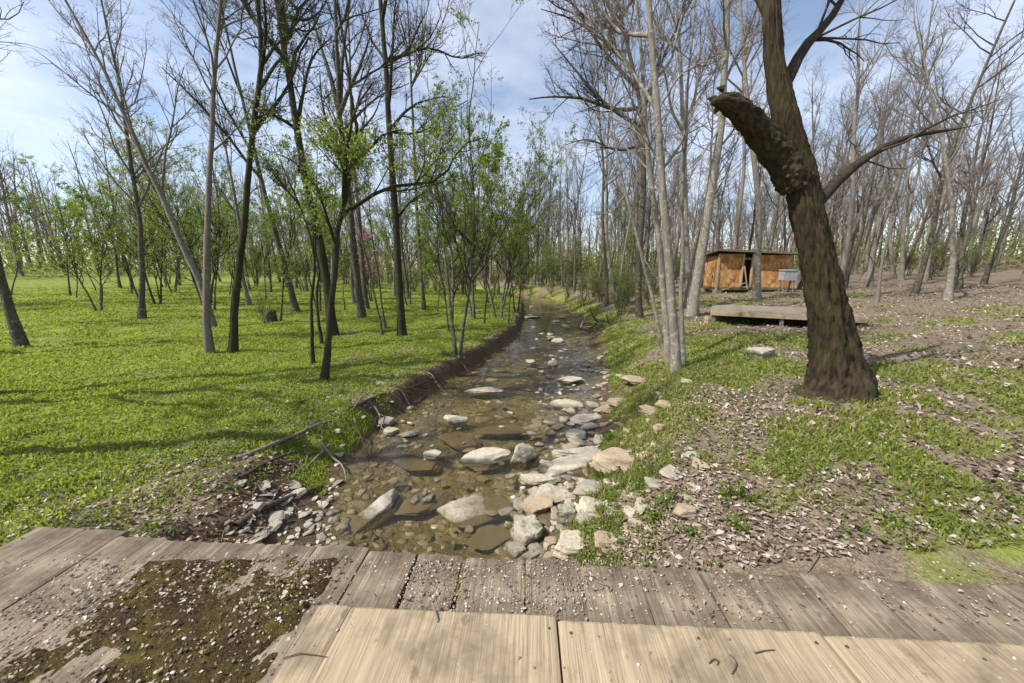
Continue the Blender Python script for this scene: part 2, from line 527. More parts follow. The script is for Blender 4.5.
# water sheet follows the channel, a little wider than it so that the banks cut it
def build_water():
    ys = axis([(-30, 1, .5), (1, 12, .08), (12, 40, .3), (40, 120, 2)])
    L, R = edges(ys)
    L = L - .35; R = R + .35
    nw = 22
    t = np.linspace(0, 1, nw)
    xs = L[:, None] * (1 - t) + R[:, None] * t
    V = np.stack([xs, np.repeat(ys[:, None], nw, 1), np.zeros_like(xs)], -1).reshape(-1, 3)
    i = np.arange(len(ys) * nw).reshape(len(ys), nw)
    q = np.stack([i[:-1, :-1], i[:-1, 1:], i[1:, 1:], i[1:, :-1]], -1).reshape(-1, 4)
    me = make_mesh('water', V, q)
    m, nt, out = new_mat('creek_water'); g = N(nt)
    v = g.coord((1.0, .55, 1))
    a = g.noise(v, 5, 4, .55, .4); b = g.noise(v, 22, 3, .5)
    # calm pools and riffles
    rif = g.ramp(g.noise(g.coord((.8, .4, 1)), 1.0, 2, .5), [(.42, .25), (.62, 1.0)])
    h = g.math('ADD', a, g.math('MULTIPLY', b, .35))
    bp = g.n('ShaderNodeBump'); bp.inputs['Distance'].default_value = .014
    g.l(h, bp.inputs['Height']); g.l(g.math('MULTIPLY', rif, .95), bp.inputs['Strength'])
    fr = g.n('ShaderNodeFresnel'); fr.inputs['IOR'].default_value = 1.34
    g.l(bp.outputs['Normal'], fr.inputs['Normal'])
    gl = g.n('ShaderNodeBsdfGlossy'); gl.inputs['Roughness'].default_value = .04
    gl.inputs['Color'].default_value = (1, 1, 1, 1)
    g.l(bp.outputs['Normal'], gl.inputs['Normal'])
    tr = g.n('ShaderNodeBsdfTransparent'); tr.inputs['Color'].default_value = (.88, .83, .70, 1)
    mx = g.n('ShaderNodeMixShader')
    g.l(fr.outputs[0], mx.inputs[0]); g.l(tr.outputs[0], mx.inputs[1]); g.l(gl.outputs[0], mx.inputs[2])
    # fine silt carried by the water
    df = g.n('ShaderNodeBsdfDiffuse'); df.inputs['Color'].default_value = (.19, .168, .105, 1)
    m2 = g.n('ShaderNodeMixShader'); m2.inputs[0].default_value = .075
    g.l(mx.outputs[0], m2.inputs[1]); g.l(df.outputs[0], m2.inputs[2])
    g.l(m2.outputs[0], out.inputs['Surface'])
    o = link('water', me, m)
    tag(o, 'shallow clear brownish creek water over stones', 'water', kind='structure')


build_water()


# ------------------------------------------------------------------ tubes
class Tubes:
    """collects polylines (M,n,3) with radii (M,n) and builds them as one tube mesh"""
    def __init__(s): s.b = []

    def add(s, P, R, sides):
        P = np.asarray(P, float); R = np.asarray(R, float)
        if P.ndim == 2: P, R = P[None], R[None]
        if len(P): s.b.append((P, R, sides))
        return s

    def mesh(s, name, origin=(0, 0, 0), rough=0.0, seed=0, relief=0.0):
        rng = np.random.default_rng(seed)
        V, Fq, Ft, off = [], [], [], 0
        for P, R, k in s.b:
            Mn, n, _ = P.shape
            T = nrm(np.gradient(P, axis=1))
            mean = nrm(P[:, -1] - P[:, 0])
            ref = np.where(np.abs(mean[:, 2:3]) < .8, np.array([[0, 0, 1.0]]), np.array([[1.0, 0, 0]]))
            U = nrm(np.cross(T, ref[:, None, :])); W = np.cross(T, U)
            a = np.arange(k) * 2 * np.pi / k
            rr = R[:, :, None] * (1 + rough * rng.normal(0, 1, (Mn, n, k)))
            if relief:
                ii, kk = np.meshgrid(np.arange(n), np.arange(k), indexing='ij')
                ca, sa = np.cos(a)[kk] * 3.2, np.sin(a)[kk] * 3.2
                rr = rr * (1 + relief * (fbm(ca + ii * .11, sa + 7, seed, 4) + .9 * fbm(ca * 2.5 + ii * .25, sa * 2.5 - ii * .2, seed + 5, 3)))[None]
            if relief:
                aa = kk * (2 * np.pi / k)
                fur = np.abs(vnoise(ca * 3.4 + .35 * np.sin(ii * .3), sa * 3.4 + ii * .06, seed + 11) - .5) * 2
                rr = rr * (1 - .45 * relief * (1 - sstep(0, .45, fur)))[None]
            ring = P[:, :, None, :] + rr[..., None] * (U[:, :, None, :] * np.cos(a)[None, None, :, None] + W[:, :, None, :] * np.sin(a)[None, None, :, None])
            V.append(ring.reshape(-1, 3))
            i = off + np.arange(Mn * n * k).reshape(Mn, n, k)
            j = np.roll(i, -1, 2)
            Fq.append(np.stack([i[:, :-1], j[:, :-1], j[:, 1:], i[:, 1:]], -1).reshape(-1, 4))
            off += Mn * n * k
            # end caps
            tip = P[:, -1] + T[:, -1] * R[:, -1:] * .6
            V.append(tip)
            c = off + np.arange(Mn)
            Ft.append(np.stack([i[:, -1], j[:, -1], np.repeat(c[:, None], k, 1)], -1).reshape(-1, 3))
            off += Mn
        V = np.concatenate(V) - np.asarray(origin)
        return make_mesh(name, V, [np.concatenate(Fq), np.concatenate(Ft)])


def catmull(pts, n):
    pts = np.asarray(pts, float)
    p = np.concatenate([[2 * pts[0] - pts[1]], pts, [2 * pts[-1] - pts[-2]]])
    seg = np.linalg.norm(np.diff(pts, axis=0), axis=1)
    s = np.concatenate([[0], np.cumsum(seg)]); s /= s[-1]
    out = []
    for t in np.linspace(0, 1, n):
        i = min(np.searchsorted(s, t, 'right') - 1, len(pts) - 2); i = max(i, 0)
        u = (t - s[i]) / max(s[i + 1] - s[i], 1e-9)
        a, b, c, d = p[i], p[i + 1], p[i + 2], p[i + 3]
        out.append(.5 * ((2 * b) + (c - a) * u + (2 * a - 5 * b + 4 * c - d) * u * u + (3 * b - a - 3 * c + d) * u ** 3))
    return np.array(out)


def extend(rng, P0, D0, Ln, r0, n, wob, up, tip=.25):
    Mn = len(P0)
    P = np.zeros((Mn, n, 3)); P[:, 0] = P0
    D = nrm(D0)
    st = (Ln / (n - 1))[:, None]
    for i in range(1, n):
        D = nrm(D + rng.normal(0, wob, (Mn, 3)) + np.array([0, 0, up]))
        P[:, i] = P[:, i - 1] + D * st
    t = np.linspace(0, 1, n)[None]
    R = r0[:, None] * (1 - (1 - tip) * t ** .9)
    return P, R


def spawn(rng, P, R, Ln, k, t0, t1, ang, lr, rr, shrink=.5):
    Mn, n, _ = P.shape
    t = rng.uniform(t0, t1, (Mn, k)); f = t * (n - 1)
    i0 = np.minimum(f.astype(int), n - 2); u = (f - i0)[..., None]
    m = np.arange(Mn)[:, None]
    pos = P[m, i0] * (1 - u) + P[m, i0 + 1] * u
    tan = nrm(P[m, i0 + 1] - P[m, i0])
    rad = R[m, i0] * (1 - u[..., 0]) + R[m, i0 + 1] * u[..., 0]
    q = rng.normal(0, 1, (Mn, k, 3)); q = nrm(q - (q * tan).sum(-1, keepdims=True) * tan)
    a = (ang * rng.uniform(.65, 1.35, (Mn, k)))[..., None]
    D = np.cos(a) * tan + np.sin(a) * q
    L2 = Ln[:, None] * lr * (1 - shrink * t) * rng.uniform(.6, 1.25, (Mn, k))
    r2 = np.minimum(rad * rr, .012 * L2 + .003)
    return pos.reshape(-1, 3), D.reshape(-1, 3), L2.ravel(), r2.ravel()


def leaf_mesh(name, rng, pts, size, origin=(0, 0, 0), droop=.3):
    """small pointed folded leaves at the given points"""
    n = len(pts)
    ax = nrm(rng.normal(0, 1, (n, 3)) + np.array([0, 0, -droop]))
    q = rng.normal(0, 1, (n, 3)); q = nrm(q - (q * ax).sum(1, keepdims=True) * ax)
    w = np.cross(ax, q)
    s = (size * rng.uniform(.55, 1.3, n))[:, None]
    p = pts - np.asarray(origin)
    V = np.stack([p, p + ax * s * .5 + q * s * .28 + w * s * .08, p + ax * s, p + ax * s * .5 - q * s * .28 + w * s * .08], 1).reshape(-1, 3)
    i = np.arange(n)[:, None] * 4
    return make_mesh(name, V, np.concatenate([i, i + 1, i + 2, i + 3], 1), smooth=False)


def along(P, rng, k, t0=.2):
    Mn, n, _ = P.shape
    t = rng.uniform(t0, 1, (Mn, k)) * (n - 1)
    i = np.minimum(t.astype(int), n - 2); u = (t - i)[..., None]; m = np.arange(Mn)[:, None]
    L = np.linalg.norm(P[:, -1] - P[:, 0], axis=1)
    keep = rng.random((Mn, k)) < np.clip(L / np.quantile(L, .85), 0, 1)[:, None] ** 1.3      # leaves in proportion to the length of twig
    return (P[m, i] * (1 - u) + P[m, i + 1] * u)[keep]


def trunk_radii(n, r0, tip, flare=1.5, ln=8.0):
    t = np.linspace(0, 1, n)
    r = r0 * (1 - (1 - tip) * t)
    return r * (1 + (flare - 1) * np.exp(-t * ln / .35))


# ------------------------------------------------------------------ hero trees (paths of the trunks as seen, each standing in its own plane)
def hero(name, label, base, path, w, bark, twig, seed, top=5.0, limbs=(), nl=8, t0=.35, leaf=None, nleaf=0, lsize=.07, leaf_lo=None, leaf_hi=None,
         group=None, stems=(), cat='tree', spread=1.0, fine=True, lean_y=0.0, llen=.34):
    rng = np.random.default_rng(seed)
    B = hit(*base)
    yb = B[1]
    root = empty(name, B)
    tag(root, label, cat, group)
    tpx = yb / 355.0
    pts = [B + np.array([0, 0, -.12])] + [ony(px, py, yb + lean_y * (base[1] - py) / 300.0) for px, py in path]
    if top > 0:
        d = nrm(pts[-1] - pts[-2]); d[2] = max(d[2], .6)
        pts.append(pts[-1] + nrm(d) * top)
    n = 26
    P = catmull(pts, n)
    ln = np.linalg.norm(np.diff(P, axis=0), axis=1).sum()
    P[2:] += np.cumsum(rng.normal(0, .008, (n - 2, 3)), 0) * np.array([1, 1, 0])
    R = trunk_radii(n, w * tpx * .40, .10 if top > 0 else .3, 1.4, ln)
    link('trunk', Tubes().add(P, R, 12).mesh('trunk', B, .035, seed), M[bark], root)
    crown, foliage_pts = Tubes(), []
    L1P, L1R, L1L = [], [], []
    for st in stems:                        # further stems of the same clump
        b2 = hit(*st[0])
        q = catmull([b2 + np.array([0, 0, -.1])] + [ony(px, py, b2[1]) for px, py in st[1]], 18)
        r2 = trunk_radii(18, st[2] * b2[1] / 850.0, .18, 1.4, ln)
        link('trunk', Tubes().add(q, r2, 10).mesh('trunk', B, .035, seed + 3), M[bark], root)
        L1P.append(q[6:][None, ::1][:, np.linspace(0, 11, 8).astype(int)]); L1R.append(r2[6:][np.linspace(0, 11, 8).astype(int)][None] * .6); L1L.append(np.array([ln * .5]))
    for lb in limbs:                        # limbs seen in the photograph; depth swing in metres
        path2, wl_, dy = lb[0], lb[1], (lb[2] if len(lb) > 2 else 0.0)
        q = np.array([ony(px, py, yb + dy * k / max(len(path2) - 1, 1)) for k, (px, py) in enumerate(path2)])
        i = np.argmin(np.linalg.norm(P - q[0], axis=1)); q[0] = P[i]
        q = catmull(q, 10)
        q[2:] += np.cumsum(rng.normal(0, .012, (8, 3)), 0)
        r = np.linspace(wl_ * tpx / 2, max(wl_ * tpx / 2 * .22, .006), 10)
        link('limb', Tubes().add(q, r, 8).mesh('limb', B, .03, seed), M[bark], root)
        L = np.linalg.norm(np.diff(q, axis=0), axis=1).sum()
        k8 = np.linspace(1, 9, 8).astype(int)
        L1P.append(q[k8][None]); L1R.append(r[k8][None]); L1L.append(np.array([L]))
    if nl:
        p, d, L, r = spawn(rng, P[None], R[None], np.array([ln]), nl, t0, .96, .75, llen * spread, .62, .55)
        Pq, Rq = extend(rng, p, d, L, r * 1.5, 8, .13, .09)
        for j in range(nl):
            link('limb', Tubes().add(Pq[j], Rq[j], 7).mesh('limb', B, .02, seed + j), M[bark], root)
        L1P.append(Pq); L1R.append(Rq); L1L.append(L)
    if L1P:
        P1, R1, L1 = np.concatenate(L1P), np.concatenate(L1R), np.concatenate(L1L)
        p, d, L, r = spawn(rng, P1, R1, L1, 11, .10, .97, .7, .48, .7)
        P2, R2 = extend(rng, p, d, L, r, 6, .14, .11); crown.add(P2, R2, 5)
        p, d, L, r = spawn(rng, P2, R2, L, 7, .15, 1, .7, .56, .7)
        P3, R3 = extend(rng, p, d, L, r, 5, .16, .05); crown.add(P3, R3, 4)
        src = P3
        if fine:
            p, d, L, r = spawn(rng, P3, R3, L, 4, .2, 1, .65, .55, .75)
            P4, R4 = extend(rng, p, d, L, np.maximum(r, .004), 4, .16, .03); crown.add(P4, R4, 3)
            src = P4
        link('crown', crown.mesh('crown', B), M[twig], root)
        if nleaf:
            c = along(src, rng, max(1, int(nleaf * 5.0 / len(src)) + 1), .3)
            if leaf_lo is not None:
                hh = c[:, 2]
                keep = (hh > leaf_lo) & (hh < leaf_hi); c = c[keep]
            # leaves come in bunches with gaps between
            cl = fbm(c[:, 0] * .8 + c[:, 2] * .5, c[:, 1] * .8 - c[:, 2] * .6, seed, 3)
            c = c[cl > -.30]
            c = c[rng.permutation(len(c))[:nleaf]]
            if len(c):
                c = np.repeat(c[:len(c) // 4 + 1], 4, 0) + np.repeat(rng.normal(0, .05, (len(c) // 4 + 1, 3)), 4, 0)
                c = c + rng.normal(0, .03, c.shape)
                link('foliage', leaf_mesh('foliage', rng, c, lsize * .72, B), M[leaf], root)
    return root, P


def build_heroes():
    GL = 'trees on the green left bank'
    GR = 'bare trees on the right bank'
    hero('mossy_tree', 'dark mossy crooked tree nearest the creek, a long limb arching over the lawn', (323, 379),
         [(327, 355), (330, 320), (333, 285), (336, 255), (339, 230), (346, 206), (352, 168), (358, 130), (352, 90)], 9, 'bark_dark', 'twig_dark', 11, 2.0,
         [([(342, 222), (354, 207), (372, 196), (392, 188), (414, 185), (434, 182), (450, 166), (460, 148), (482, 140)], 4.2, 1.0),
          ([(352, 170), (366, 152), (386, 137), (404, 133)], 4, .5), ([(337, 250), (326, 215), (318, 190), (300, 172)], 3.2, -.6),
          ([(347, 203), (346, 150), (330, 110)], 3, -.5)],
         4, .45, 'leaf_fresh', 4200, .075, 1.6, 4.7, GL)
    hero('tall_tree', 'tall dark trunk leaning left just behind the crooked mossy tree', (333, 334),
         [(329, 300), (324, 270), (318, 235), (306, 187), (297, 130), (286, 60), (276, 0)], 11, 'bark_dark', 'twig_dark', 12, 6,
         [([(297, 128), (303, 92), (312, 58), (330, 36)], 4, .8), ([(295, 122), (280, 118), (262, 108), (240, 96)], 3.5, -.4),
          ([(290, 80), (296, 50), (316, 20), (322, 2)], 3.2, .5), ([(308, 192), (298, 165), (272, 150)], 3, .3)],
         10, .45, 'leaf_dark', 2600, .085, 2.5, 8, GL)
    hero('slender_tree', 'thin dark stem left of the crooked mossy tree, bending left near its top', (313, 364),
         [(311, 330), (310, 300), (312, 268), (308, 240), (296, 205), (284, 180)], 4.5, 'bark_dark', 'twig_dark', 13, 1.2, (), 5, .5, 'leaf_fresh', 900, .07, None, None, GL)
    hero('slender_tree', 'snaking thin stem standing between the crooked mossy tree and the tall leaning trunk', (322, 345),
         [(319, 318), (317, 296), (320, 270), (314, 240), (316, 205)], 4, 'bark_dark', 'twig_dark', 14, 1.5, (), 4, .5, 'leaf_fresh', 600, .07, None, None, GL)
    hero('forked_tree', 'tall grey-brown tree splitting into a fan of upright limbs, on the lawn', (362, 318),
         [(358, 285), (353, 240), (348, 190), (344, 150), (339, 110), (337, 60), (334, 0)], 9, 'bark_mid', 'twig_dark', 15, 5,
         [([(340, 112), (330, 75), (318, 40), (308, 8)], 5, .6), ([(341, 118), (351, 85), (362, 60), (371, 30)], 4.5, -.5),
          ([(340, 105), (343, 60), (348, 20), (352, -20)], 4.5, .8), ([(343, 140), (365, 108), (382, 95), (410, 85)], 3, .5),
          ([(345, 155), (335, 130), (322, 122), (312, 120)], 2.6, .2)],
         9, .6, 'leaf_dark', 900, .09, 2.5, 7, GL)
    hero('lawn_tree', 'straight grey trunk half hidden behind the tree with the fan of limbs', (367, 309),
         [(364, 285), (361, 250), (358, 205), (352, 150), (350, 90)], 6, 'bark_mid', 'twig_dark', 16, 6, (), 8, .45, 'leaf_dark', 700, .1, 2, 8, GL, fine=False)
    hero('leaning_sapling', 'thin sapling leaning left in front of the pink blossoms', (383, 336),
         [(377, 305), (370, 270), (363, 243), (357, 210), (350, 180)], 3.2, 'bark_mid', 'twig_dark', 17, 2, (), 6, .5, 'leaf_fresh', 500, .07, None, None, GL)
    hero('leaning_sapling', 'second thin leaning sapling, just right of the one before the pink blossoms', (386, 329),
         [(381, 298), (376, 265), (371, 235), (368, 200)], 2.8, 'bark_mid', 'twig_dark', 18, 2, (), 6, .5, 'leaf_fresh', 500, .07, None, None, GL)
    hero('straight_tree', 'straight dark trunk at the lawn edge, forking high up, nearest the leafy saplings', (402, 336),
         [(400, 300), (398, 265), (396, 227), (393, 187), (389, 133), (386, 67), (381, 0)], 10, 'bark_dark', 'twig_dark', 19, 6,
         [([(387, 72), (398, 58), (410, 44), (424, 10)], 3.6, .8), ([(389, 126), (402, 116), (416, 104), (430, 101), (448, 96)], 3.2, 1.0),
          ([(388, 100), (393, 60), (396, 20), (399, -15)], 3.8, -.5), ([(387, 70), (404, 56), (430, 48), (458, 58), (482, 52)], 3, 1.2),
          ([(390, 136), (410, 134), (432, 128), (446, 112), (468, 100)], 2.6, .6), ([(386, 66), (372, 40), (362, 10)], 3, .5),
          ([(395, 222), (412, 200), (428, 190), (440, 176)], 2.4, .6)],
         10, .55, 'leaf_olive', 260, .11, 5, 12, GL)
    hero('lawn_tree', 'slim pale trunk on the far lawn, right of the straight dark trunk', (424, 310),
         [(421, 270), (418, 225), (415, 170), (413, 110), (411, 60)], 5, 'bark_mid', 'twig_dark', 20, 5, (), 8, .45, 'leaf_fresh', 600, .1, 2, 7, GL, fine=False)
    hero('leaning_tree', 'grey trunk leaning far left on the lawn above the pale bush', (297, 312),
         [(288, 280), (276, 238), (266, 200), (256, 160), (243, 105)], 7, 'bark_mid', 'twig_dark', 21, 6, (), 8, .4, 'leaf_fresh', 900, .1, 2, 7, GL)
    hero('wavy_tree', 'dark wavy trunk left of the tall leaning trunk, one branch reaching towards it', (232, 352),
         [(236, 300), (242, 240), (248, 180), (255, 120), (262, 60), (259, 10)], 9, 'bark_dark', 'twig_dark', 22, 5,
         [([(255, 118), (272, 116), (288, 122), (296, 128)], 2.6, .3), ([(262, 60), (280, 40), (300, 14)], 3, .5)], 9, .4, 'leaf_dark', 900, .08, 3, 9, GL)
    # --- right bank
    hero('clump_tree', 'clump of pale grey-barked trunks rising from one foot on the right bank', (677, 371),
         [(675, 340), (672, 300), (670, 262), (666, 200), (662, 140), (657, 67), (652, 0)], 11.5, 'bark_pale', 'twig_pale', 31, 5,
         [([(661, 110), (640, 84), (618, 56), (596, 26), (578, 8)], 3.6, .8), ([(664, 165), (648, 140), (630, 125), (604, 112)], 2.6, .4),
          ([(665, 180), (678, 150), (690, 120), (700, 96)], 2.6, .8), ([(659, 90), (670, 60), (680, 25), (688, -10)], 3, .5),
          ([(660, 100), (676, 80), (700, 64), (722, 52)], 2.2, -.4)],
         10, .5, stems=[((669, 361), [(667, 330), (663, 290), (660, 250), (657, 227), (651, 180), (646, 133), (642, 60), (636, 0), (630, -60)], 9), ((684, 364), [(682, 330), (681, 290), (683, 250), (682, 200), (686, 140), (688, 80), (694, 20), (698, -60)], 5.5)], group=GR)
    hero('leaning_tree', 'slender pale stem curving left away from the pale trunk clump', (662, 342),
         [(656, 315), (647, 280), (639, 250), (632, 222), (625, 195), (616, 160), (609, 110), (604, 70)], 4.5, 'bark_pale', 'twig_pale', 32, 3,
         [([(641, 256), (652, 270), (668, 290)], 1.6, -.2), ([(626, 198), (610, 212), (590, 215)], 1.6, .3)], 6, .5, group=GR)
    hero('leaning_tree', 'stout grey trunk leaning right, standing left of the orange shed', (692, 316),
         [(696, 285), (702, 250), (709, 200), (714, 165), (719, 127), (723, 60), (725, 0)], 12, 'bark_pale', 'twig_pale', 33, 6,
         [([(718, 130), (705, 150), (688, 170), (672, 178)], 2.2, -.5), ([(722, 75), (738, 55), (754, 35), (764, 20)], 3, .5),
          ([(722, 70), (712, 40), (704, 5)], 3.2, .6), ([(716, 150), (734, 130), (745, 105)], 2.4, .4)],
         10, .5, group=GR)
    hero('pole_tree', 'pale bare pole leaning right against the stout leaning trunk by the shed', (684, 308),
         [(688, 285), (694, 260), (699, 242)], 3.6, 'bark_pale', 'twig_pale', 34, 0, (), 0, group=GR)
    hero('forest_tree', 'grey trunk standing in front of the open doorway of the orange shed', (757, 298),
         [(758, 260), (759, 213), (755, 170), (752, 143), (746, 90), (742, 30)], 8, 'bark_pale', 'twig_pale', 35, 6,
         [([(757, 200), (764, 150), (772, 100)], 3, .5), ([(752, 143), (742, 110), (730, 90)], 2.4, .3)], 7, .5, group=GR)
    hero('forest_tree', 'grey trunk with an upright fork, close behind the pale trunk clump', (690, 306),
         [(688, 270), (686, 220), (685, 170), (684, 133), (681, 67), (678, 0)], 7, 'bark_pale', 'twig_pale', 36, 6,
         [([(684, 138), (694, 100), (700, 60), (702, 20)], 3.6, .6), ([(684, 140), (672, 110), (664, 70), (650, 36)], 3, -.3)], 8, .45, group=GR)
    hero('spreading_tree', 'bare spreading tree leaning over the creek, its drooping limbs reaching left under open sky', (640, 318),
         [(638, 285), (640, 240), (643, 190), (642, 140), (640, 107), (630, 60), (618, 10)], 8, 'bark_mid', 'twig_dark', 37, 5,
         [([(640, 108), (622, 110), (604, 105), (584, 98), (556, 96), (530, 98)], 4.2, -.8), ([(641, 130), (622, 116), (600, 98), (576, 70), (552, 40)], 4, .6),
          ([(636, 85), (612, 60), (590, 30), (572, -5)], 4, -.6), ([(632, 66), (604, 40), (570, 18), (540, 8)], 3.4, .8),
          ([(642, 150), (616, 150), (588, 140), (566, 146)], 3, .5)],
         12, .45, group=GR, llen=.4)
    hero('forest_tree', 'thin grey trunk behind the roof of the orange shed', (733, 281),
         [(735, 245), (740, 205), (744, 160), (742, 100), (745, 40)], 5.5, 'bark_pale', 'twig_pale', 38, 7, (), 9, .4, group=GR, fine=False)
    hero('forest_tree', 'slim straight grey trunk between the creek and the pale trunk clump', (607, 306),
         [(606, 270), (603, 220), (604, 170), (600, 120), (598, 70)], 4.5, 'bark_mid', 'twig_pale', 39, 4, (), 9, .35, group=GR)


build_heroes()


# old dark tree at the right with a broken limb
def build_snag():
    rng = np.random.default_rng(77)
    yb = 4.3
    foot = np.array([4.05, yb, hz(4.05, yb)])
    root = empty('broken_tree', foot)
    tag(root, 'old dark-barked tree at the right with a snapped-off stub pointing left', 'tree')
    pts = [foot - [0, 0, .15], ony(838, 380, yb), ony(826, 300, yb), ony(810, 225, yb), ony(800, 170, yb), ony(788, 128, yb), ony(777, 80, yb), ony(772, 30, yb), ony(773, -30, yb), ony(782, -140, yb), ony(795, -300, yb)]
    P = catmull(pts, 180)
    R = trunk_radii(180, .20, .2, 2.4, 6) * np.interp(np.arange(180), [0, 88, 120, 180], [1, 1, .72, .6])
    link('trunk', Tubes().add(P, R, 84).mesh('trunk', foot, .008, 3, .24), M['bark_old'], root)
    q = catmull([ony(798, 185, yb), ony(780, 158, yb), ony(764, 138, yb - .05), ony(750, 121, yb - .12), ony(737, 108, yb - .2), ony(724, 102, yb - .25), ony(713, 102, yb - .3)], 110)
    r = np.interp(np.linspace(0, 1, 110), [0, .3, .6, .78, .92, 1], [.165, .15, .125, .115, .075, .03])
    stub = link('broken_limb', Tubes().add(q, r, 60).mesh('broken_limb', foot, .012, 5, .24), M['bark_old'], root)
    stub['label'] = 'thick snapped-off limb with a ragged end'
    sp = Tubes()
    for k in range(7):
        a = q[-8 - 10 * (k % 3)] + rng.normal(0, .04, 3)
        b = a + np.array([-.035, 0, .015]) + rng.normal(0, .02, 3) + (np.array([.03, 0, .05]) if k % 2 else 0)
        sp.add(np.array([a, (a + b) / 2, b]), np.array([.036, .026, .008]), 6)
    link('splinter', sp.mesh('splinter', foot), M['bark_old'], stub)
    cr = Tubes(); Ps, Rs, Ls = [], [], []
    for path, w in (([(781, 92), (803, 50), (836, 10), (870, -60)], .07), ([(774, 22), (752, -12), (700, -60)], .06), ([(806, 215), (850, 170), (900, 140), (960, 128)], .07), ([(768, -60), (800, -110), (850, -190)], .06)):
        a = catmull([ony(px, py, yb + k * .25) for k, (px, py) in enumerate(path)], 10)
        rr = np.linspace(w, .014, 10)
        link('limb', Tubes().add(a, rr, 9).mesh('limb', foot, .05, 8), M['bark_old'], root)
        Ps.append(a[2:]); Rs.append(rr[2:]); Ls.append(np.linalg.norm(a[-1] - a[0]))
    p, d, L, r = spawn(rng, np.array(Ps), np.array(Rs), np.array(Ls), 7, .1, 1, .7, .45, .6)
    P2, R2 = extend(rng, p, d, L, r, 6, .15, .05); cr.add(P2, R2, 5)
    p, d, L, r = spawn(rng, P2, R2, L, 5, .2, 1, .7, .5, .7)
    P3, R3 = extend(rng, p, d, L, r, 5, .15, .04); cr.add(P3, R3, 4)
    link('crown', cr.mesh('crown', foot), M['twig_dark'], root)


build_snag()


# ------------------------------------------------------------------ tree kinds that are copied
def proto(name, seed, height, r0, bark, twig, nl=14, t0=.35, ang=.65, llen=.33, leaf=None, nleaf=0, lsize=.1, fine=True, stems=1, up=.09, k2=7, k3=6, k4=4, wob=.05, cat='tree'):
    rng = np.random.default_rng(seed)
    root = empty(name, (0, 0, 0))
    root['category'] = cat
    tr = Tubes(); PP, RR, LL = [], [], []
    for s in range(stems):
        n = 14
        a = rng.uniform(0, 6.28)
        tilt = .05 if stems == 1 else .16
        b0 = np.array([[.09 * math.cos(a) * (stems > 1), .09 * math.sin(a) * (stems > 1), -.15]])
        P, R = extend(rng, b0, np.array([[tilt * math.cos(a), tilt * math.sin(a), 1]]), np.array([height * rng.uniform(.8, 1.0)]), np.array([r0 * rng.uniform(.8, 1)]), n, wob, .05, .14)
        R = R * (1 + .5 * np.exp(-np.linspace(0, 1, n) * height / .35))[None]
        tr.add(P, R, 8); PP.append(P); RR.append(R); LL.append(height)
    link('trunk', tr.mesh('trunk', (0, 0, 0), .03, seed), M[bark], root)
    P, R, L = np.concatenate(PP), np.concatenate(RR), np.array(LL)
    cr = Tubes()
    p, d, L, r = spawn(rng, P, R, L, nl, t0, .97, ang, llen, .62, .55)
    P1, R1 = extend(rng, p, d, L, r, 7, .12, up); cr.add(P1, R1, 5)
    p, d, L, r = spawn(rng, P1, R1, L, k2, .15, 1, .65, .5, .7)
    P2, R2 = extend(rng, p, d, L, r, 5, .15, up * .7); cr.add(P2, R2, 4)
    p, d, L, r = spawn(rng, P2, R2, L, k3, .15, 1, .65, .55, .75)
    P3, R3 = extend(rng, p, d, L, np.maximum(r, .0035), 4, .16, up * .5); cr.add(P3, R3, 3)
    src = P3
    if fine:
        p, d, L, r = spawn(rng, P3, R3, L, k4, .2, 1, .6, .6, .8)
        P4, R4 = extend(rng, p, d, L, np.maximum(r, .003), 3, .15, .03); cr.add(P4, R4, 3)
        src = P4
    link('crown', cr.mesh('crown'), M[twig], root)
    if nleaf:
        c = along(src, rng, max(1, int(nleaf * 4.0 / len(src)) + 1), .2)
        cl = fbm(c[:, 0] * 1.3 + c[:, 2] * .8, c[:, 1] * 1.3 - c[:, 2] * .9, seed, 3)
        c = c[cl > -.25]
        c = c[rng.permutation(len(c))[:nleaf]] + 0
        c = np.repeat(c[:len(c) // 3 + 1], 3, 0)
        c = c + rng.normal(0, .03, c.shape)
        link('foliage', leaf_mesh('foliage', rng, c, lsize), M[leaf], root)
    return root


class Kind:
    """first use takes the built tree itself, later uses copies of it and of its parts"""
    def __init__(s, root): s.root, s.parts, s.used = root, kids(root), False

    def put(s, x, y, label, group, scale=1.0, rz=0.0, tilt=(0, 0), z=None):
        o = s.root if not s.used else copy_tree(s.root, s.parts)
        s.used = True
        o.location = (x, y, hz(x, y) if z is None else z)
        o.rotation_euler = (tilt[0], tilt[1], rz)
        o.scale = (scale,) * 3
        tag(o, label, None, group)
        return o


def in_channel(x, y, m=.7):
    L, R = edges(np.array([y]))
    return L[0] - m < x < R[0] + m


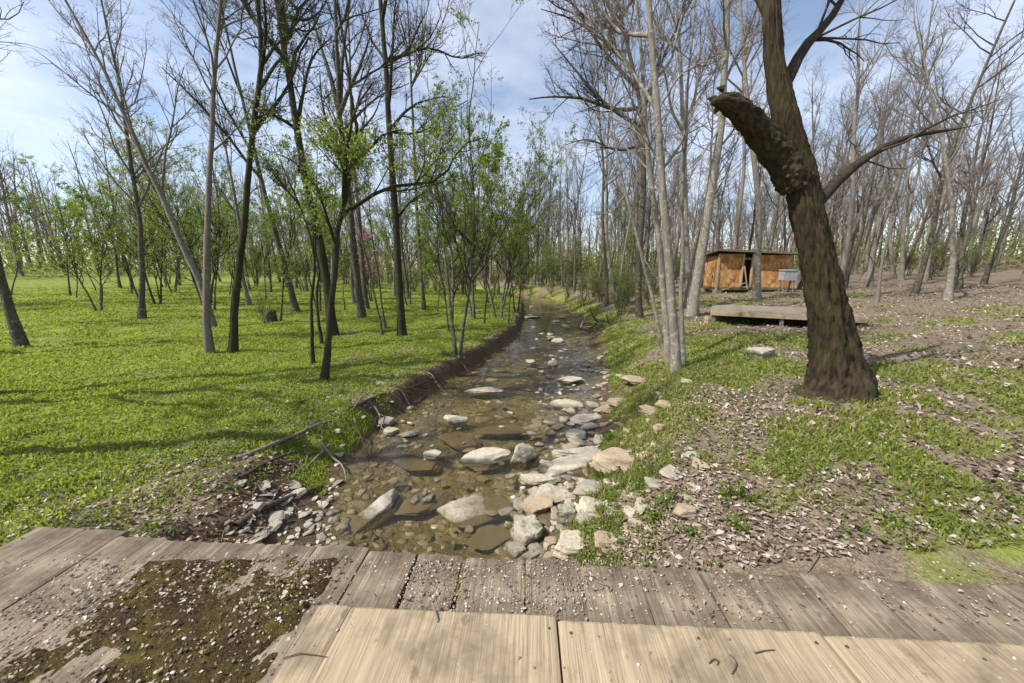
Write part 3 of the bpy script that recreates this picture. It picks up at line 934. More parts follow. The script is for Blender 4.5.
BARE = [Kind(proto('bare_tree', 100 + i, h, r, b, t, nl, .35, a, ll, fine=True)) for i, (h, r, b, t, nl, a, ll) in enumerate([
    (15, .16, 'bark_far', 'twig_pale', 15, .60, .30), (17, .19, 'bark_far', 'twig_pale', 16, .55, .28), (13, .12, 'bark_pale', 'twig_pale', 14, .7, .32),
    (16, .15, 'bark_mid', 'twig_pale', 16, .55, .27), (12, .10, 'bark_far', 'twig_pale', 14, .65, .30), (14, .14, 'bark_mid', 'twig_dark', 14, .75, .34)])]
SAP = [Kind(proto('leafy_sapling', 200 + i, h, r, 'bark_mid', 'twig_dark', nl, .2, .7, .36, lf, n, s * .85, fine=True, stems=(3, 1, 2, 1)[i], k2=5, k3=4, k4=3, up=.12, wob=.07)) for i, (h, r, nl, lf, n, s) in enumerate([
    (7.5, .05, 17, 'leaf_fresh', 6500, .075), (6.5, .042, 16, 'leaf_fresh', 5600, .07), (8, .05, 18, 'leaf_olive', 5000, .075), (5.5, .035, 15, 'leaf_fresh', 4800, .07)])]
BUSH = [Kind(proto('bush', 300 + i, h, .018, 'bark_mid', 'twig_dark', 9, .08, .7, .42, lf, n, s, fine=False, stems=6, k2=5, k3=4, up=.1, wob=.10, cat='bush')) for i, (h, lf, n, s) in enumerate([
    (2.9, 'leaf_fresh', 1300, .06), (2.4, 'leaf_olive', 1300, .055), (3.0, 'leaf_olive', 1500, .065)])]


def build_woods():
    rng = np.random.default_rng(5)
    # leafy saplings along the left waterside, placed where their feet are seen
    sl = [((459, 356), 0, .98, 'leafy clump sapling at the bank edge, nearest of the fresh green saplings'),
          ((449, 331), 1, .9, 'thin leafy sapling left of the nearest fresh green sapling'),
          ((474, 318), 2, 1.2, 'olive-leaved sapling on the waterside behind the nearest green sapling'),
          ((484, 324), 3, 1.35, 'short fresh green sapling in the middle of the waterside row'),
          ((498, 318), 0, 1.2, 'tall fresh green sapling near the bend of the bank'),
          ((508, 324), 1, .9, 'thin waterside sapling closest to where the creek narrows'),
          ((516, 312), 2, 1.0, 'olive sapling standing farthest along the left waterside'),
          ((437, 312), 3, 1.2, 'bushy fresh green sapling on the lawn behind the waterside row'),
          ((466, 308), 1, 1.3, 'tall green sapling on the far lawn behind the waterside row'),
          ((490, 303), 0, 1.3, 'tallest fresh green sapling behind the bend of the creek'),
          ((408, 305), 2, 1.1, 'olive sapling on the far lawn right of the straight dark trunk'),
          ((345, 310), 3, 1.2, 'fresh green sapling between the tall leaning trunk and the fan-limbed tree'),
          ((280, 322), 1, 1.1, 'fresh green sapling beside the pale bush on the left lawn')]
    for (px, k, s, lab) in sl:
        b = hit(*px)
        SAP[k].put(b[0], b[1], lab, 'leafy saplings on the left bank', s, rng.uniform(0, 6.28), (rng.normal(0, .04), rng.normal(0, .04)))
    for i, (x, y, k, s) in enumerate([(-6.2, 3.2, 0, 1.0), (-8.5, 5.4, 1, 1.0), (-11, 4.2, 3, 1.0), (-7.4, 8.6, 4, 1.0), (-12.5, 9, 5, .9), (-10.5, 12.5, 2, 1.0), (-15, 7, 0, .9), (-14.5, 14, 3, .9), (-19, 11, 1, .9)]):
        BARE[k].put(x, y, 'bare tree on the near left lawn, outside the row along the creek', 'bare trees of the near left lawn', s, rng.uniform(0, 6.28), (rng.normal(0, .05), rng.normal(0, .05)))
    spots = []
    for _ in range(9000):
        if len(spots) >= 80: break
        y = rng.uniform(16, 44); x = rng.uniform(-34, 3)
        if in_channel(x, y, 1.0) or (y < 24 and x > -9): continue
        L, R = edges(np.array([y]))
        if x > L[0]: continue
        if any(math.hypot(x - a, y - b) < 1.9 for a, b in spots): continue
        spots.append((x, y))
    for i, (x, y) in enumerate(spots):
        if i % 3 == 0:
            BARE[i % 6].put(x, y, 'bare tree far back on the left lawn among green saplings', 'far trees of the left bank', rng.uniform(.7, .95), rng.uniform(0, 6.28), (rng.normal(0, .03), rng.normal(0, .03)))
        else:
            SAP[i % 4].put(x, y, 'green-leaved sapling far back on the left lawn', 'far saplings of the left bank', rng.uniform(.8, 1.35), rng.uniform(0, 6.28), (rng.normal(0, .04), rng.normal(0, .04)))
    # bare wood on the right
    spots = []
    for _ in range(20000):
        if len(spots) >= 165: break
        y = rng.uniform(14, 58); x = rng.uniform(3, 48)
        L, R = edges(np.array([y]))
        if x < R[0] + .8: continue
        if 10.2 < x < 17 and 17 < y < 24: continue              # the shed and the view to it
        if abs(x / y - .58) < .09 and y < 19: continue
        if any(math.hypot(x - a, y - b) < 1.2 for a, b in spots): continue
        if y < 20 and rng.random() < .45: continue
        spots.append((x, y))
    for i, (x, y) in enumerate(spots):
        near = y < 24
        behind = x / y > .5 and y > 22
        lab = ('bare tree of the right-bank wood standing level with the shed' if near else
               'bare grey tree in the wood behind the orange shed' if behind else
               'bare grey tree in the wood between the creek and the shed')
        grp = 'bare trees level with the shed' if near else 'bare trees behind the shed' if behind else 'bare trees beyond the right bank'
        BARE[i % 6].put(x, y, lab, grp, rng.uniform(.75, 1.15), rng.uniform(0, 6.28), (rng.normal(0, .04), rng.normal(0, .04)))
    # trees closing the view where the creek bends away
    for i in range(22):
        x, y = rng.uniform(-9, 9), rng.uniform(42, 62)
        if in_channel(x, y, 1.0): x += 6
        (BARE if i % 2 else SAP)[i % (6 if i % 2 else 4)].put(x, y, 'bare tree closing the view beyond the creek bend' if i % 2 else 'leafy sapling beyond the creek bend',
                                                             'bare trees beyond the creek bend' if i % 2 else 'saplings beyond the creek bend', rng.uniform(.8, 1.2), rng.uniform(0, 6.28))
    # undergrowth bushes
    bs = [((566, 303), 1, .8, 'olive bush leaning over the right waterside near the creek bend'), ((582, 306), 0, .8, 'bright green bush on the right bank beside the driftwood heap'),
          ((600, 302), 1, .8, 'olive bush behind the driftwood heap'), ((552, 297), 0, .8, 'green bush at the very end of the visible creek'),
          ((625, 304), 0, .7, 'green bush left of the pale trunk clump'), ((650, 306), 1, .7, 'olive bush just behind the pale trunk clump'),
          ((530, 298), 2, .7, 'dark green bush on the left bank at the creek bend'), ((266, 324), 1, .62, 'pale fresh bush around a brown stump on the left lawn')]
    for px, k, s, lab in bs:
        b = hit(*px)
        BUSH[k].put(b[0], b[1], lab, 'bushes along the banks', s, rng.uniform(0, 6.28))
    for i in range(40):
        y = rng.uniform(13, 33); L, R = edges(np.array([y])); x = R[0] + rng.uniform(.5, 5.5) + (y - 13) * .05
        if y < 20 and x / y > .34: continue
        if i % 5 == 0:
            SAP[(i // 5) % 4].put(x, y, 'slim green sapling in the thicket right of the creek', 'saplings of the right creek thicket', rng.uniform(.55, .95), rng.uniform(0, 6.28), (rng.normal(0, .06), rng.normal(0, .06)))
        else:
            BUSH[i % 2].put(x, y, 'light green bush in the thicket right of the creek', 'bushes of the right creek thicket', rng.uniform(.5, .95), rng.uniform(0, 6.28))
    for i in range(22):
        x, y = rng.uniform(-7, 7), rng.uniform(33, 44)
        if in_channel(x, y, .8): continue
        BUSH[i % 3].put(x, y, 'rounded bush where the creek bends out of sight', 'bushes at the creek bend', rng.uniform(1.2, 2.0), rng.uniform(0, 6.28))
    n = 0
    for _ in range(3000):
        if n >= 90: break
        y = rng.uniform(26, 58); x = rng.uniform(-36, 40)
        if in_channel(x, y, .6): continue
        L, R = edges(np.array([y]))
        left = x < L[0]
        if left and y < 30: continue
        BUSH[n % 3].put(x, y, 'low green bush at the wood edge behind the left lawn' if left else 'low bush in the undergrowth of the right-bank wood',
                        'bushes behind the left lawn' if left else 'undergrowth bushes of the right-bank wood', rng.uniform(.7, 1.5), rng.uniform(0, 6.28))
        n += 1


build_woods()

# pink flowering tree far back on the lawn
rb = proto('redbud_tree', 401, 5.0, .06, 'bark_mid', 'twig_dark', 12, .25, .7, .36, 'blossom', 3000, .085, fine=False, stems=2)
b = hit(372, 301)
rb.location = (b[0], b[1], b[2])
tag(rb, 'small tree in pink blossom far back on the left lawn', 'tree')


def build_far_wood():
    """the distant wood that closes the view all round: one mass"""
    rng = np.random.default_rng(9)
    n = 900
    a = rng.uniform(-1.25, 1.25, n); r = rng.uniform(60, 125, n)
    x, y = np.sin(a) * r, np.cos(a) * r
    z = height(x, y) - .3
    t = Tubes()
    P, R = extend(rng, np.stack([x, y, z], 1), np.tile([0, 0, 1.0], (n, 1)), rng.uniform(9, 16, n), rng.uniform(.09, .2, n), 7, .05, .05, .15)
    t.add(P, R, 5)
    L = rng.uniform(9, 16, n)
    p, d, L, r1 = spawn(rng, P, R, L, 12, .2, .97, .6, .34, .6)
    P1, R1 = extend(rng, p, d, L, r1, 5, .13, .09); t.add(P1, R1, 3)
    p, d, L, r1 = spawn(rng, P1, R1, L, 6, .15, 1, .65, .5, .8)
    P2, R2 = extend(rng, p, d, L, np.maximum(r1, .012), 3, .14, .06); t.add(P2, R2, 3)
    o = link('far_wood', t.mesh('far_wood'), M['twig_pale'])
    tag(o, 'distant bare wood closing the view all round', 'wood', kind='stuff')
    m = 90000
    a = rng.uniform(-1.25, 1.25, m); r = rng.uniform(58, 120, m)
    x, y = np.sin(a) * r, np.cos(a) * r
    hh = 6.5 * (.15 + vnoise(x * .22, y * .22, 3)) * rng.random(m) ** 1.3
    c = np.stack([x, y, height(x, y) + hh], 1)
    o = link('far_undergrowth', leaf_mesh('far_undergrowth', rng, c, .36), M['leaf_olive'])
    tag(o, 'distant green undergrowth at the foot of the far wood', 'undergrowth', kind='stuff')


build_far_wood()


# ------------------------------------------------------------------ stones
ICO = {}
for s_ in (1, 2, 3, 4):
    bm = bmesh.new(); bmesh.ops.create_icosphere(bm, subdivisions=s_, radius=1.0)
    bm.verts.ensure_lookup_table()
    ICO[s_] = (np.array([v.co[:] for v in bm.verts]), np.array([[v.index for v in f.verts] for f in bm.faces]))
    bm.free()


def rock_shape(rng, sub, size, flat=.5, planes=11, rough=.03):
    """angular stone: a ball cut by random planes, layered, edges worn"""
    D, Fc = ICO[sub]
    no = int(rng.integers(4, 7))
    a = np.arange(no) * 2 * np.pi / no + rng.uniform(0, 6.28) + rng.normal(0, .28, no)
    side = np.stack([np.cos(a), np.sin(a), rng.normal(0, .32, no)], 1)
    nn = np.concatenate([nrm(side), nrm(rng.normal(0, 1, (3, 3)) + [0, 0, .6]), nrm(np.array([[0, 0, 1.0]]) + rng.normal(0, .10, (1, 3))), nrm(np.array([[0, 0, 1.0]]) + rng.normal(0, .28, (1, 3))), [[0, 0, -1.0]]])
    c = np.concatenate([rng.uniform(.58, 1.0, no), rng.uniform(.72, .98, 3), [rng.uniform(.5, .62)], [rng.uniform(.58, .72)], [.7]])
    dn = D @ nn.T
    rad = np.where(dn > 1e-3, c[None] / np.maximum(dn, 1e-3), 9.0)
    k = 48.0
    r = -np.log(np.exp(-k * np.minimum(rad, 3)).sum(1)) / k
    r = np.minimum(r, 1.28)
    V = D * r[:, None]
    o = rng.uniform(0, 50)
    # bedding layers step the sides, chips and pits roughen the faces
    lay = np.sign(np.sin(V[:, 2] * 11 + o + 1.5 * vnoise(V[:, 0] * 2, V[:, 1] * 2, 3)))
    V[:, :2] *= (1 + rough * .8 * lay)[:, None]
    d1 = fbm(V[:, 0] * 2.1 + o, V[:, 1] * 2.1 + V[:, 2] * 1.7, int(o), 4) * rough * 2.4
    d2 = fbm(V[:, 0] * 7 + o + V[:, 2] * 3, V[:, 1] * 7 - V[:, 2] * 4, int(o) + 9, 3) * rough * 1.1
    V += nrm(V) * (d1 + d2)[:, None]
    V = V * np.array([1, 1, flat]) * np.asarray(size)
    return V, Fc


def stone(label, x, y, z, w, d, h, mat, seed, rz=0.0, tilt=(0, 0), group=None, sub=4, name='rock', me=None, cat='rock', planes=11):
    rng = np.random.default_rng(seed)
    V, Fc = rock_shape(rng, sub, (w / 1.6, d / 1.6, h / 1.3), 1.0, planes)
    me = make_mesh(name, V, Fc, smooth=False)
    o = link(name, me, M[mat])
    o.location = (x, y, z); o.rotation_euler = (tilt[0], tilt[1], rz)
    tag(o, label, cat, group)
    return o


def build_rocks():
    rng = np.random.default_rng(21)
    # px, py = middle of the stone as seen; w, d, h in pixels-wide, metres deep, metres tall; dz of its middle over water or ground
    big = [
        ('pale flat-topped rock in midstream, left of the dark-sided angular rock', 483, 458, 36, .28, .13, .0, 'rock', .1, (.05, -.06)),
        ('angular rock tilted up in midstream with a dark shaded right side', 525, 458, 25, .22, .30, .02, 'rock', .6, (.25, .35)),
        ('largest midstream boulder, mostly under water with a bright dry crown', 480, 508, 60, .36, .17, -.062, 'rock', .15, (.0, .06)),
        ('long wedge-shaped slab pointing away upstream near the left gravel bar', 369, 516, 22, .60, .16, -.065, 'rock_grey', -.62, (.17, .10)),
        ('low flat stone just below the tilted angular rock', 535, 481, 36, .16, .10, .005, 'rock', -.1, (0, .05)),
        ('broad flat pale slab at the right waterside beside the tilted rock', 571, 468, 46, .34, .13, .015, 'rock', .5, (.0, -.05)),
        ('large flat tan slab lying on the right bank above the waterside', 623, 463, 58, .30, .16, .0, 'rock_tan', -.1, (.05, .05)),
        ('pointed mossy-footed stone with a bright top beside the bridge', 527, 538, 32, .22, .24, .02, 'rock_moss', .2, (.1, .1)),
        ('upright rounded mossy stone at the right waterside near the bridge', 566, 521, 20, .17, .28, .02, 'rock_moss', .1, (.15, 0)),
        ('blocky pale rock right of the upright mossy stone', 590, 512, 32, .26, .17, .0, 'rock', .8, (.1, .1)),
        ('pale rock wedged between the mossy stones and the bridge planks', 577, 545, 40, .18, .13, .0, 'rock', .4, (0, .1)),
        ('rounded pale stone tucked against the bridge on the right bank', 606, 543, 24, .16, .12, .0, 'rock_tan', .4, (0, .1)),
        ('dark brown stone lying low in the water beside the bright-topped boulder', 536, 508, 26, .2, .12, .0, 'rock_tan', .3, (0, .0)),
        ('sunken tan slab close to the bridge below the bright-topped boulder', 492, 533, 46, .26, .07, -.05, 'rock_tan', .3, (0, .0)),
        ('pale oval stone in midstream above the flat-topped rock', 457, 421, 21, .26, .10, .01, 'rock', .1, (0, .05)),
        ('thin pale slab farther up the middle of the creek', 486, 391, 26, .26, .08, .01, 'rock', .1, (0, 0)),
        ('small white stone left of the pale oval stone', 434, 457, 13, .14, .08, .03, 'rock', .2, (0, 0)),
        ('small white stone by the left waterside below the leafy bank', 391, 433, 13, .16, .09, .02, 'rock', .2, (0, 0)),
        ('grey stone resting against the left cut bank', 386, 424, 15, .22, .12, .03, 'rock_grey', .2, (0, 0)),
        ('pale stone right of the sunken stones under the tilted angular rock', 552, 468, 20, .14, .10, .02, 'rock', -.4, (0, .1)),
        ('white stone at the water edge of the green right bank', 575, 437, 18, .18, .12, .02, 'rock', .2, (0, .1)),
        ('tan stone embedded in the right slope left of the pale trunk clump', 622, 403, 22, .24, .10, .02, 'rock_tan', .3, (.05, .1)),
        ('orange-tan stone on the bare slope below the pale trunk clump', 653, 413, 24, .26, .10, .02, 'rock_tan', .1, (.05, .1)),
        ('second orange-tan stone on the bare slope, right beside the other', 666, 407, 14, .2, .10, .02, 'rock_tan', .6, (.05, .1)),
        ('long flat stone like a step on the path down the right slope', 637, 380, 26, .36, .10, .02, 'rock_tan', .3, (0, .1)),
        ('white flat slab farthest up the creek at the bend', 531, 318, 15, .6, .10, .04, 'rock', 0, (0, 0)),
        ('white stone half way up the creek near the right side', 571, 381, 16, .3, .10, .03, 'rock', 0, (0, 0)),
        ('wide flat cream slab bridging the gap between the upright mossy stone and the water', 548, 498, 44, .24, .07, .005, 'rock', .3, (.03, .03)),
        ('flat grey slab leaning on the waterside rubble above the blocky pale rock', 596, 490, 40, .20, .08, .01, 'rock_grey', -.3, (.06, -.08)),
        ('long thin cream slab at the right water edge level with the tilted angular rock', 590, 452, 44, .20, .08, .01, 'rock', .2, (.0, .05)),
        ('flat cream slab farther up the right water edge, half in the grass', 588, 420, 38, .26, .08, .01, 'rock', .4, (0, .05)),
        ('low cream slab at the right water edge facing the pale oval stone', 566, 404, 30, .30, .08, .01, 'rock', -.2, (0, .04)),
        ('flat brown slab just under the water left of the bright-topped boulder', 425, 498, 46, .30, .06, -.05, 'rock_tan', .5, (.03, .02)),
        ('flat brown slab awash between the left bank and the flat-topped rock', 420, 462, 40, .28, .06, -.045, 'rock_tan', -.3, (.02, .03)),
        ('broad tan slab awash in midstream above the flat-topped rock', 500, 428, 44, .36, .06, -.04, 'rock_tan', .3, (.02, .02)),
        ('broad flat slab awash below the pale oval stone', 462, 438, 40, .30, .06, -.042, 'rock_tan', -.5, (.02, .02)),
        ('squared grey stone block at the right edge of the bank under the platform', 762, 358, 20, .3, .26, .07, 'rock_grey', .3, (0, 0)),
    ]
    for i, (lab, px, py, w, d, h, dz, mat, rz, tl) in enumerate(big):
        b = hit(px, py)
        stone(lab, b[0], b[1], b[2] + dz, w * b[1] / 330.0, d, h, mat, 500 + i, rz, tl)
    # kinds for the many smaller stones (shared meshes)
    P = {}
    for mk in ('rock', 'rock_grey', 'rock_tan', 'rock_moss'):
        P[mk] = []
        for k in range(9):
            V, Fc = rock_shape(rng, 3, (.62, .62, .62), 1.0, 10)
            me = make_mesh('stone', V, Fc, smooth=False); me.materials.append(M[mk]); P[mk].append(me)

    specs = []

    def put(x, y, z, w, d, h, mk, label, group):
        specs.append((w / y, x, y, z, w, d, h, mk, label, group, int(rng.integers(9)), (rng.normal(0, .13), rng.normal(0, .13), rng.uniform(0, 6.28))))

    def place_all(limit=285):
        from mathutils import Matrix, Euler
        specs.sort(key=lambda q: -q[0])
        for _, x, y, z, w, d, h, mk, label, group, k, rot in specs[:limit]:
            o = bpy.data.objects.new('stone', P[mk][k])
            C.objects.link(o)
            o.location = (x, y, z); o.scale = (w, d, h); o.rotation_euler = rot
            tag(o, label, 'stone', group)
        V, Fs, off = [], [], 0
        for _, x, y, z, w, d, h, mk, label, group, k, rot in specs[limit:]:
            me = P[mk][k]
            a = np.zeros(len(me.vertices) * 3, np.float32); me.vertices.foreach_get('co', a)
            f = np.zeros(len(me.polygons) * 3, np.int32); me.polygons.foreach_get('vertices', f)
            a = (a.reshape(-1, 3) * np.array([w, d, h])) @ np.array(Euler(rot).to_matrix()).T + [x, y, z]
            V.append(a); Fs.append(f.reshape(-1, 3) + off); off += len(a)
        if V:
            o = link('small_stones', make_mesh('small_stones', np.concatenate(V), np.concatenate(Fs), smooth=False), M['rock_small'])
            tag(o, 'small broken stones lying between the larger ones along the creek', 'stones', kind='stuff')

    used = []

    def scatter(n, poly, smin, smax, flat, mats, label, group, sink=.25, gap=.75):
        c = 0
        for _ in range(n * 40):
            if c >= n: break
            px, py = rng.uniform(poly[0], poly[2]), rng.uniform(poly[1], poly[3])
            b = hit(px, py)
            s = smin * (smax / smin) ** (rng.random() ** 1.6)
            if any((b[0] - q[0]) ** 2 + (b[1] - q[1]) ** 2 < (gap * (s + q[2]) / 2) ** 2 for q in used): continue
            used.append((b[0], b[1], s))
            z0 = hz(b[0], b[1])
            h = s * rng.uniform(*flat)
            put(b[0], b[1], max(z0, -.012) + h * (.5 - sink) * .55, s * rng.uniform(.9, 1.4), s * rng.uniform(.6, .95), h, mats[rng.integers(len(mats))], label, group)
            c += 1

    scatter(120, (236, 484, 342, 556), .035, .17, (.22, .4), ('rock_grey', 'rock_grey', 'rock'), 'loose grey slab on the shingle bar at the left end of the bridge', 'stones of the left shingle bar', .2, .55)
    scatter(20, (330, 400, 440, 520), .06, .14, (.35, .55), ('rock', 'rock_grey'), 'small stone breaking the shallow water along the left bank', 'stones along the left waterside')
    scatter(150, (508, 472, 618, 558), .045, .17, (.30, .62), ('rock', 'rock_grey', 'rock_moss', 'rock', 'rock_tan'), 'pale cobble packed at the right waterside beside the bridge', 'cobbles at the right waterside by the bridge', .15, .6)
    scatter(190, (540, 348, 612, 472), .05, .26, (.2, .42), ('rock', 'rock', 'rock_tan'), 'pale stone along the right water edge farther up the creek', 'stones of the right water edge', .1)
    scatter(46, (370, 380, 570, 545), .05, .20, (.18, .34), ('rock', 'rock_tan', 'rock_tan'), 'small stone standing out of the water in midstream', 'small midstream stones', .1)
    scatter(26, (525, 306, 582, 368), .14, .5, (.2, .35), ('rock', 'rock_grey'), 'stone in the distant shallows of the creek', 'distant shallows stones', .1)
    scatter(60, (592, 345, 700, 530), .06, .2, (.35, .6), ('rock_tan', 'rock_tan', 'rock'), 'tan stone half sunk in the right bank slope', 'stones in the right slope', .2)

    place_all()

    # cobbles of the bed, seen through the water: beyond counting
    V, Fs, off = [], [], 0
    for _ in range(4200):
        y = 1.9 * (16 / 1.9) ** rng.random()
        L, R = edges(np.array([y])); x = rng.uniform(L[0] + .02, R[0] - .02)
        s = .025 * 5.5 ** (rng.random() ** 1.5) * (.8 + .06 * y)
        if rng.random() < .03: s *= 2.6
        v, f = rock_shape(rng, 1 if s < .05 else 2, (s * rng.uniform(.5, .75), s * rng.uniform(.35, .5), s * rng.uniform(.10, .2)), 1.0, 7)
        a = rng.uniform(0, 6.28)
        v = v @ np.array([[math.cos(a), math.sin(a), 0], [-math.sin(a), math.cos(a), 0], [0, 0, 1]])
        z = min(hz(x, y), -.02) - s * .05
        V.append(v + [x, y, z]); Fs.append(f + off); off += len(v)
    o = link('streambed_cobbles', make_mesh('streambed_cobbles', np.concatenate(V), np.concatenate(Fs)), M['cobble'])
    tag(o, 'brown cobbles covering the creek bed under the water', 'cobbles', kind='stuff')


build_rocks()


# ------------------------------------------------------------------ bridge
def board(name, x0, x1, y0, y1, z0, z1, mat, parent, rng, warp=.004, nseg=10, ragged=.010):
    """a sawn board running along y with slightly uneven top and ragged ends"""
    ys = np.concatenate([np.linspace(y0, y1 - .012, nseg), [y1]])
    nseg += 1
    nxp = max(8, int((x1 - x0) / .016))
    xs = np.linspace(x0, x1, nxp)
    ax = rng.uniform(0, 90)
    rag = ragged * fbm(xs * 26 + ax, xs * 0 + 2.2, 3, 4) - ragged * .6 * (vnoise(xs * 60 + ax, xs * 0, 8) > .8)
    cup = .0015 * np.cos((xs - (x0 + x1) / 2) / (x1 - x0) * 3.0)
    V, Fq = [], []
    for j, y in enumerate(ys):
        dz = warp * math.sin(j * 1.3 + x0 * 9)
        yy = y + rag * (1 if j >= nseg - 2 else 0)
        edge_ = np.zeros(nxp); edge_[[0, -1]] = -.004 - .003 * rng.random(2)
        if j == nseg - 1: edge_ = edge_ - .004 - .003 * rng.random(nxp)
        sx_ = np.zeros(nxp); sx_[[0, -1]] = rng.normal(0, .0016, 2)
        top = np.stack([xs + sx_, yy, z1 + dz + cup + edge_], 1)
        bot = np.stack([xs[::-1] + sx_[::-1], yy[::-1], np.full(nxp, z0)], 1)
        V.append(np.concatenate([top, bot]))
    V = np.concatenate(V); k = 2 * nxp
    i = np.arange(nseg * k).reshape(nseg, k); jn = np.roll(i, -1, 1)
    Fq.append(np.stack([i[:-1], i[1:], jn[1:], jn[:-1]], -1).reshape(-1, 4))
    caps = []
    for r, rev in ((i[0], False), (i[-1], True)):
        for a in range(nxp - 1):
            q = [r[a], r[a + 1], r[k - 2 - a], r[k - 1 - a]]
            caps.append(q[::-1] if rev else q)
    Fq.append(np.array(caps))
    cx, cy = (x0 + x1) / 2, (y0 + y1) / 2
    o = link(name, make_mesh(name, V - np.array([cx, cy, 0]), Fq, smooth=False), mat, parent, (cx, cy, 0))
    return o


BR = math.radians(-3.2)     # the boards run a touch right of straight ahead


def build_bridge():
    rng = np.random.default_rng(41)
    br = empty('plank_bridge', (0, 0, 0), BR)
    tag(br, 'weathered grey plank bridge deck strewn with gravel, crossing the creek', 'bridge')
    x = -3.35
    while x < 3.5:
        w = rng.uniform(.27, .36)
        gap = rng.uniform(.002, .006) if rng.random() < .6 else rng.uniform(.008, .016)
        if abs(x + w + .42) < .16: gap = .03
        y1 = 1.885 - .03 * min(x, 1.0) + rng.normal(0, .014)
        board('plank', x, x + w, -1.0, y1, .645, .698 + rng.normal(0, .004), M['plank'], br, rng)
        x += w + gap
    for yy in (-.75, .45, 1.60):
        o = link('beam', None or box_mesh('beam', 7.2, .16, .22), M['beam'], br, (.05, yy, .53))
    # plywood sheets laid over the planks
    rs = np.random.default_rng(43)
    for x0, x1, y1, rz, lab in ((-1.05, .15, 1.495, .03, 'worn tan plywood sheet with a split near its left edge and dark stains'), (.154, 1.375, 1.478, .024, 'worn tan plywood sheet with curling grain, right of the seam'),
                                (1.380, 2.60, 1.475, .018, 'third plywood sheet at the right end of the bridge'),):
        e = empty('plywood_sheet', (0, 0, 0), BR)
        tag(e, lab, 'plywood', 'plywood sheets on the bridge')
        cuts = [x0, x0 + .165, x1] if x0 < -1 else [x0, x1]
        for a_, b_ in zip(cuts[:-1], cuts[1:]):
            o = board('sheet', a_, b_ - .003, -.95, y1 + .012 * (a_ > x0) * 0, .712, .738, M['ply'], e, rs, .0015, 14, .003)
            o.rotation_euler = (0, 0, rz * .35)
        nb = []
        for xx in (x0 + .05, (x0 + x1) / 2, x1 - .05):
            for yy in (y1 - .06, y1 - .5, y1 - .95):
                nb.append((xx + rs.normal(0, .015), yy + rs.normal(0, .015)))
        for xx, yy in nb:
            n = link('nail', disc_mesh('nail', .0085, .003), M['iron'], e, (xx, yy, .7385))


def box_mesh(name, sx, sy, sz, bev=.006):
    bm = bmesh.new()
    bmesh.ops.create_cube(bm, size=1.0)
    bmesh.ops.scale(bm, vec=(sx, sy, sz), verts=bm.verts)
    bmesh.ops.bevel(bm, geom=list(bm.edges), offset=min(bev, sx * .2, sy * .2, sz * .2), segments=1, affect='EDGES')
    me = bpy.data.meshes.new(name); bm.to_mesh(me); bm.free()
    return me


def disc_mesh(name, r, h):
    bm = bmesh.new()
    bmesh.ops.create_cone(bm, cap_ends=True, segments=10, radius1=r, radius2=r * .8, depth=h)
    me = bpy.data.meshes.new(name); bm.to_mesh(me); bm.free()
    return me


build_bridge()


def bxy(px, py, z):
    return onz(px, py, z)


